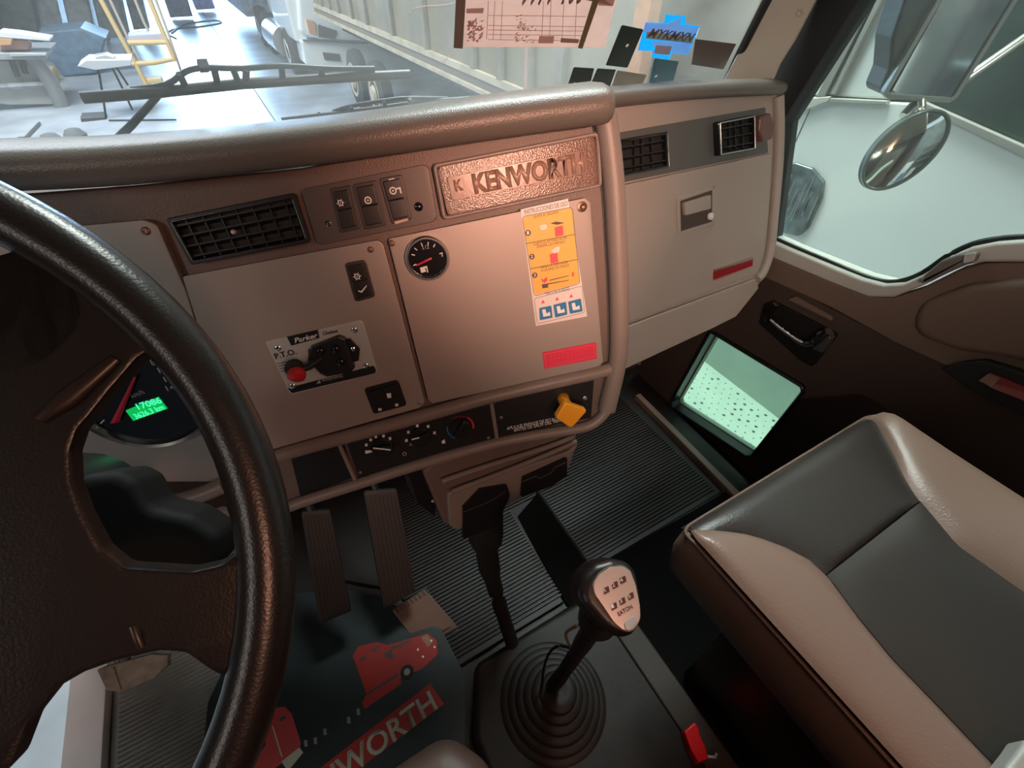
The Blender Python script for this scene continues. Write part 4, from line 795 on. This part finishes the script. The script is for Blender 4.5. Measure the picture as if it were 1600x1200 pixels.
for i in range(14):
    x=1222+i*4.6; y0=270+random.uniform(0,40); y1=y0+random.uniform(15,50); dx=(y0-y1)*.45
    jj.append(slab('s',AF,[(x,y0),(x+1.6,y0),(x+1.6+dx,y1),(x+dx,y1)],.02,.021,MATS['mirror_frame_grey']))
joined('reflection_streak',jj,MATS['mirror_frame_grey'],pw)  # pale slivers put in for streaky reflections on the dark oval
box('chassis',(2.55,-1.2,-.9),(3.6,1.7,-.3),black,nt,b=.02); box('roof_block',(2.57,-1.2,-.3),(4.6,1.72,2.6),whitep,nt,b=.05)
for y in (-.9,1.25): lathe('wheel',(2.75,y,-.70),(-1,0,0),[(.3,-.1),(.49,-.08),(.5,0),(.49,.1),(.3,.12),(.28,.08),(.1,.1)],tyre,nt,40)
sp_=thing('cab_step','pale perforated metal step seen through the low door window','step',(2.2,1.0,-1.2))
box('tread_plate',(1.86,.3,-.77),(2.46,2.0,-.75),mat('pale_step_plate',(.40,.46,.40),.5,vary=.06),sp_,b=.004)
hl=[];
for i in range(24):
    for j in range(11):
        x=1.93+j*.046+random.uniform(-.006,.006);y=.55+i*.055+(j%2)*.02; hl.append(lathe('h',(x,y,-.75),(0,0,1),[(random.choice((.004,.005,.006,.011)),0),(.003,.001)],darktrim,None,6))
joined('perforation',hl,darktrim,sp_,'stuff'); box('riser',(2.44,.3,-.75),(2.47,2.0,-.35),MATS['pale_step_plate'],sp_); box('support',(1.95,.5,-1.2),(2.4,1.8,-.78),black,sp_)
# ============================================================= WORKSHOP
struct(box('workshop_floor',(-25,-8,-1.3),(12,70,-1.2),concrete)); struct(box('workshop_ceiling',(-25,-8,6.4),(12,41,6.5),doorlow))
wl=mat('workshop_wall_grey',(.16,.17,.17),.7,vary=.2,vscale=1)
struct(box('wall_right',(6,-8,-1.2),(6.2,42,5.5),mat('workshop_wall_dark_green',(.07,.09,.075),.6,vary=.5,vscale=1.5)))
struct(box('wall_left_workshop',(-22.2,-8,-1.2),(-22,42,6.4),doorlow)); struct(box('wall_far',(-22,41,-1.2),(-1.4,41.3,6),wl)); struct(box('wall_rear',(-20,-7.2,-1.2),(6,-7,5),wl))
for i,(a,b) in enumerate((((348,64),(430,190)),)): 
    p=FL.P(*a,-1.2);q=FL.P(*b,-1.2); tag(struct(tube('trim_%d'%(6+i),[Vector((p.x,p.y*1.8,-1.199)),Vector((q.x,q.y*.6,-1.199))],.012,mat('joint_dark',(.08,.09,.12),.7),None,4,flat=.2)))
# dry-van trailer along the right
TR=thing('box_trailer','long ribbed grey box trailer standing right of the windscreen view','trailer',(3.6,8,-1.2))
TX=2.6; TF=Fr((TX,8,.5),(-1,0,0),(0,-1,0))
y0=2.75;y1=13.25
box('side_wall',(TX,y0,.30),(TX+.04,y1,3.2),trailm,TR); box('far_wall',(TX+2.3,y0,.30),(TX+2.34,y1,3.2),trailm,TR); box('deck',(TX,y0,.2),(TX+2.34,y1,.30),darktrim,TR); box('end_wall',(TX,y1,.3),(TX+2.34,y1+.04,3.2),trailm,TR)
box('lower_rail',(TX-.06,y0,.20),(TX+.02,y1,.245),railm,TR,b=.006); box('rail_web',(TX-.02,y0,.245),(TX,y1,.33),mat('rail_web_brown',(.20,.17,.13),.6),TR); box('upper_rail',(TX-.045,y0,.33),(TX,y1,.40),railm,TR,b=.006)
ribpos=[AF and TF.P(*p).y for p in ((509,27),(522,33),(536,40),(557,50),(580,60),(620,79),(672,101),(744,134))]
ribpos+= [4.75,4.2,3.7]
for yy in ribpos: box('rib',(TX-.05,yy-.05,.40),(TX,yy+.05,3.2),mat('rib_grey',(.24,.21,.16),.55,vary=.15),TR,b=.008)
box('corner_post',(TX-.07,y0-.02,.2),(TX+.02,y0+.12,3.2),mat('orange_brown_post',(.50,.22,.08),.6,vary=.2),TR,b=.01)
yy=TF.P(829,120).y; box('side_post',(TX-.055,yy-.03,.40),(TX-.01,yy+.03,3.2),mat('rusty_post',(.42,.25,.18),.6),TR,b=.006)
for y in (9.8,11.2): 
    w=lathe('wheel',(2.78,y,-.68),(-1,0,0),[(.3,-.1),(.50,-.08),(.52,0),(.50,.1),(.3,.13)],tyre,TR,40); lathe('wheel_disc',(2.66,y,-.68),(-1,0,0),[(.30,0),(.29,.02),(.16,.0),(.12,.06),(.05,.06)],railm,w,30)
box('underframe',(TX+.5,y0,-.1),(TX+.7,y1,.2),black,TR); box('underframe',(TX+1.6,y0,-.1),(TX+1.8,y1,.2),black,TR)
# white truck ahead
WT=thing('white_truck','white truck with orange indicator facing us beyond the trailer','truck',(3.2,14.5,-1.2))
FT=Fr((3,13.8,0),(0,-1,0)); fx=FT
def fbox(name,px,d0,d1,m,r=.05,b=.03): return slab(name,FT,px,d0,d1,m,WT,r=r,b=b)
fbox('bumper',[(468,62),(560,66),(650,80),(660,112),(560,112),(476,100)],-.5,.15,whitep); fbox('grille_surround',[(462,-40),(640,-40),(640,66),(500,62),(468,50)],-2.5,0,whitep,.1,.08)
fbox('grille',[(497,38),(526,48),(524,61),(498,58)],0,.03,darktrim,.01,.005); fbox('headlight',[(477,29),(491,33),(494,56),(483,53)],0,.05,mat('orange_lens',(.65,.33,.18),.3,coat=.5),.02,.01)
fbox('fog_lamp_opening',[(501,80),(528,83),(530,94),(505,92)],.15,.17,darktrim,.02,.004); fbox('fog_lamp_opening',[(538,85),(547,86),(549,94),(541,94)],.15,.17,darktrim,.01,.004)
fbox('bumper_line',[(470,60),(560,64),(620,66),(620,68),(560,67),(471,62)],.15,.2,darktrim,0,.002)
xl=FT.P(466,50).x
box('hood_side',(xl-.1,13.9,-.35),(xl+.2,16.5,1.3),whitep,WT,b=.08); box('cab',(xl+.1,15,-.2),(xl+2.4,18.5,2.4),whitep,WT,b=.1)
for y,r in ((15.1,.52),(18.6,.52),(20.2,.55)): w=lathe('wheel',(xl-.02,y,-.68),(-1,0,0),[(.3,-.2),(.9*r,-.18),(r,0),(.9*r,.12),(.3,.14)],tyre,WT,36); lathe('wheel_disc',(xl-.15,y,-.68),(-1,0,0),[(.28,0),(.26,.03),(.1,.0)],silver,w,24)
tube('fuel_tank',[(xl-.05,15.6,-.55),(xl-.05,17.6,-.55)],.33,steel,WT,24); box('rear_box',(xl-.35,21.0,-.5),(xl+2.2,30,2.6),mat('grey_blue_box',(.25,.30,.38),.5,vary=.3),WT,b=.05)
# ladder platform
LF=Fr((-1.3,15.2,0),(0,-1,0)); LB=Fr((-1.3,16.2,0),(0,-1,0)); ly=mat('ladder_yellow',(.75,.52,.22),.5)
LD=thing('platform_ladder','yellow rolling platform ladder standing on the workshop floor','ladder',FL.P(250,125,-1.2))
for q in (((150,-15),(180,42),(212,100),(228,132)),((228,-15),(250,40),(264,72),(274,96))): tube('leg',[LF.P(*p) for p in q],.05,ly,LD,8)
for q in (((165,-15),(200,60),(222,100)),((205,-15),(225,35),(233,50)),((238,-15),(262,50),(283,112))): tube('rear_leg',[LB.P(*p) for p in q],.03,mat('ladder_pale',(.6,.5,.42),.5),LD,8)
tube('platform_rail',[LF.P(*p) for p in ((205,100),(240,98),(274,92),(262,66),(200,67))],.05,ly,LD,8); slab('step',LF,[(200,55),(255,52),(260,64),(202,65)],-.5,0,mat('step_lilac',(.55,.52,.58),.5),LD,b=.02)
slab('step',LF,[(222,124),(252,122),(255,129),(224,131)],-.4,0,ly,LD,b=.02)
# benches and clutter on the left
def vf(px,py): p=FL.P(px,py,-1.2); return Fr(p,(0,-1,0))
tm=mat('bench_grey',(.30,.31,.31),.5,vary=.2); pale=mat('pale_bench_panel',(.45,.45,.42),.6,vary=.1,vscale=2)
b1=vf(55,170); t=thing('work_bench','grey work bench with tools at the far left','bench',b1.o)
slab('top',b1,[(-120,80),(76,80),(74,90),(-120,94)],-1.2,.2,tm,t,b=.02)
for q in (((18,95),(28,120)),((34,95),(40,115)),((-30,95),(-20,170))): tube('leg',[b1.P(*p) for p in q],.05,darktrim,t,6)
tube('leg',[b1.P(52,90),b1.P(80,130),b1.P(100,172)],.14,mat('bench_leg',(.28,.29,.29),.6),t,6); slab('panel',b1,[(-120,96),(60,96),(84,165),(14,166),(-120,150)],-.2,-.1,pale,t,b=.02); tube('rail',[b1.P(-60,139),b1.P(70,132)],.06,tm,t,6)
tag(slab('tool_box',b1,[(2,60),(45,62),(46,77),(0,78)],-.3,.1,mat('dusty_red',(.42,.22,.17),.6),None,b=.03),'dusty red tool box lying on the work bench','tool box')
tag(slab('paper_stack',b1,[(0,47),(30,50),(80,58),(80,62),(0,56)],-.3,.2,mat('paper_white',(.75,.77,.78),.6),None,b=.01),'white sheets lying above the red tool box','paper')
tag(slab('orange_sheet',b1,[(0,57),(22,58),(20,68),(0,69)],.12,.2,mat('dull_orange',(.6,.33,.15),.6),None,b=.01),'small orange sheet at the left frame edge','sheet')
tag(slab('metal_bar',b1,[(20,79),(75,80),(75,83),(20,84)],.2,.3,silver,None,b=.005),'thin silver bar on the bench front edge','bar')
b2=vf(165,185); t=thing('grinder_stand','white-topped stand with thin dark legs left of the ladder','stand',b2.o)
slab('top',b2,[(122,102),(135,93),(205,92),(205,101),(150,108)],-.6,.1,mat('top_white',(.62,.64,.66),.5),t,b=.01)
for q in (((154,108),(160,145),(166,185)),((176,107),(190,135),(207,172)),((182,105),(200,133))): tube('leg',[b2.P(*p) for p in q],.02,black,t,6)
slab('motor',b2,[(148,88),(165,85),(178,90),(180,95),(150,96)],-.3,0,silver,t,b=.02); slab('foot',b2,[(126,182),(164,180),(166,189),(128,190)],-.3,.1,darktrim,t,b=.02)
b3=vf(110,120); cbx=slab('blue_cabinet',b3,[(60,50),(125,44),(165,60),(150,115),(100,120),(75,90)],-1.5,0,mat('workshop_blue',(.10,.17,.25),.5,vary=.2),None,b=.05); tag(cbx,'dark blue cabinet behind the work bench','cabinet')
tag(slab('blue_crate',b3,[(170,68),(203,66),(208,90),(172,94)],-1,-.2,mat('slate_crate',(.16,.20,.26),.5,vary=.2),None,b=.04),'slate-blue crate behind the white-topped stand','crate')
tag(slab('yellow_bucket',b3,[(68,102),(88,98),(100,128),(78,130)],.3,.9,mat('dull_yellow',(.60,.45,.20),.6),None,r=.1,b=.05),'dull yellow bucket beside the bench leg','bucket')
tag(slab('red_lamp_box',vf(110,78),[(92,34),(118,38),(117,44),(94,43)],.3,.5,mat('signal_red',(.7,.05,.08),.4),None,r=.02,b=.02),'small bright red box on top of the machines','box')
for i,(x0,x1,yb,c) in enumerate(((-120,-10,70,(.14,.15,.15)),(0,60,55,(.10,.12,.13)),(66,100,52,(.30,.31,.31)),(108,150,60,(.24,.25,.25)),(155,200,62,(.12,.13,.14)),(205,232,45,(.26,.26,.26)),(262,300,26,(.16,.18,.28)),(303,335,14,(.30,.28,.42)))):
    o=slab('machine',vf((x0+x1)/2,yb+8),[(x0-25,-60),(x1-25,-60),(x1,yb-6),(x1+2,yb),(x0+4,yb+2)],-1.5,0,mat('machine_grey_%d'%i,c,.5,vary=.35,vscale=3),None,b=.08)
    tag(o,['tall dark grey machine at the top left frame edge','dark machine behind the orange sheet','pale grey column right of the dark machine','grey slanted column left of the ladder','dark locker behind the ladder legs','pale panel between the ladder legs','blue-grey cabinet right of the ladder','mauve cabinet by the bright doorway'][i],'machine' if i<5 else 'cabinet')
hs=FL.P(300,50,-1.19); hose=[FL.P(*p,-1.18) for p in ((268,52),(290,38),(335,32),(345,36),(310,42),(275,45),(262,52),(275,60))]
tag(tube('hose',hose,.03,mat('hose_dark',(.06,.09,.20),.6),None,6,n=4),'thin dark hose lying on the blue-lit workshop floor','hose')
tag(tube('iron_rod',[FL.P(*p,-1.17) for p in ((62,192),(40,215),(28,216))],.02,darktrim,None,6),'bent thin rod lying on the pale floor at left','rod')
for p,l in (((80,218),'dark rag heap at the dash edge, left one'),((117,210),'dark round lump at the dash edge, right one')): 
    c=FL.P(*p,-1.12); tag(lathe('rag',c,(0,0,1),[(.16,-.08),(.17,0),(.11,.08),(.03,.1)],mat('rag_dark',(.13,.14,.14),.8,bump=1,scale=8),None,10),l,'rag')
tag(tube('floor_rod',[FL.P(*p,-1.18) for p in ((170,188),(275,187))],.015,darktrim,None,6),'thin straight rod on the floor left of the blue area','rod')

# unseen clutter added behind the cab to give the side mirrors a reflection
for nm,lo,hi,m_,l,c_ in (('crate',(1.5,-5.2,-1.2),(2.2,-4.6,-.3),mat('slate_crate',(.16,.20,.26),.5,vary=.2),'unseen slate crate added behind the cab for the mirrors','crate'),
 ('shelf_unit',(2.3,-6.6,-1.2),(4.2,-6.1,2.0),darktrim,'unseen tall dark shelf unit added at the rear wall for the mirrors','shelf'),
 ('carton',(2.4,-5.9,-1.2),(3.0,-5.3,-.2),mat('pale_carton',(.6,.58,.52),.7),'unseen pale carton added before the dark shelf unit for the mirrors','box'),
 ('carton',(1.0,-6.5,-1.2),(1.9,-5.8,.6),mat('white_carton',(.8,.8,.78),.6),'unseen tall white carton added near the rear wall for the mirrors','box'),
 ('drum',(3.2,-5.0,-1.2),(3.7,-4.5,-.35),mat('orange_drum',(.8,.35,.08),.5),'unseen orange drum added beside the pale carton for the mirrors','drum')):
    if nm=='drum': tag(lathe('drum',((lo[0]+hi[0])/2,(lo[1]+hi[1])/2,-1.2),(0,0,1),[(.24,0),(.26,.02),(.25,.3),(.26,.32),(.25,.6),(.26,.85),(.22,.86)],m_,None,28),l,c_)
    elif nm=='shelf_unit':
        t=thing('shelf_unit',l,c_,lo)
        for x in (lo[0],hi[0]-.05): box('upright',(x,lo[1],lo[2]),(x+.05,hi[1],hi[2]),m_,t)
        for z in (-1.0,-.3,.4,1.1,1.8): box('shelf',(lo[0]+.05,lo[1],z),(hi[0]-.05,hi[1],z+.04),steel,t)
    else: tag(box(nm,lo,hi,m_,None,b=.02),l,c_)
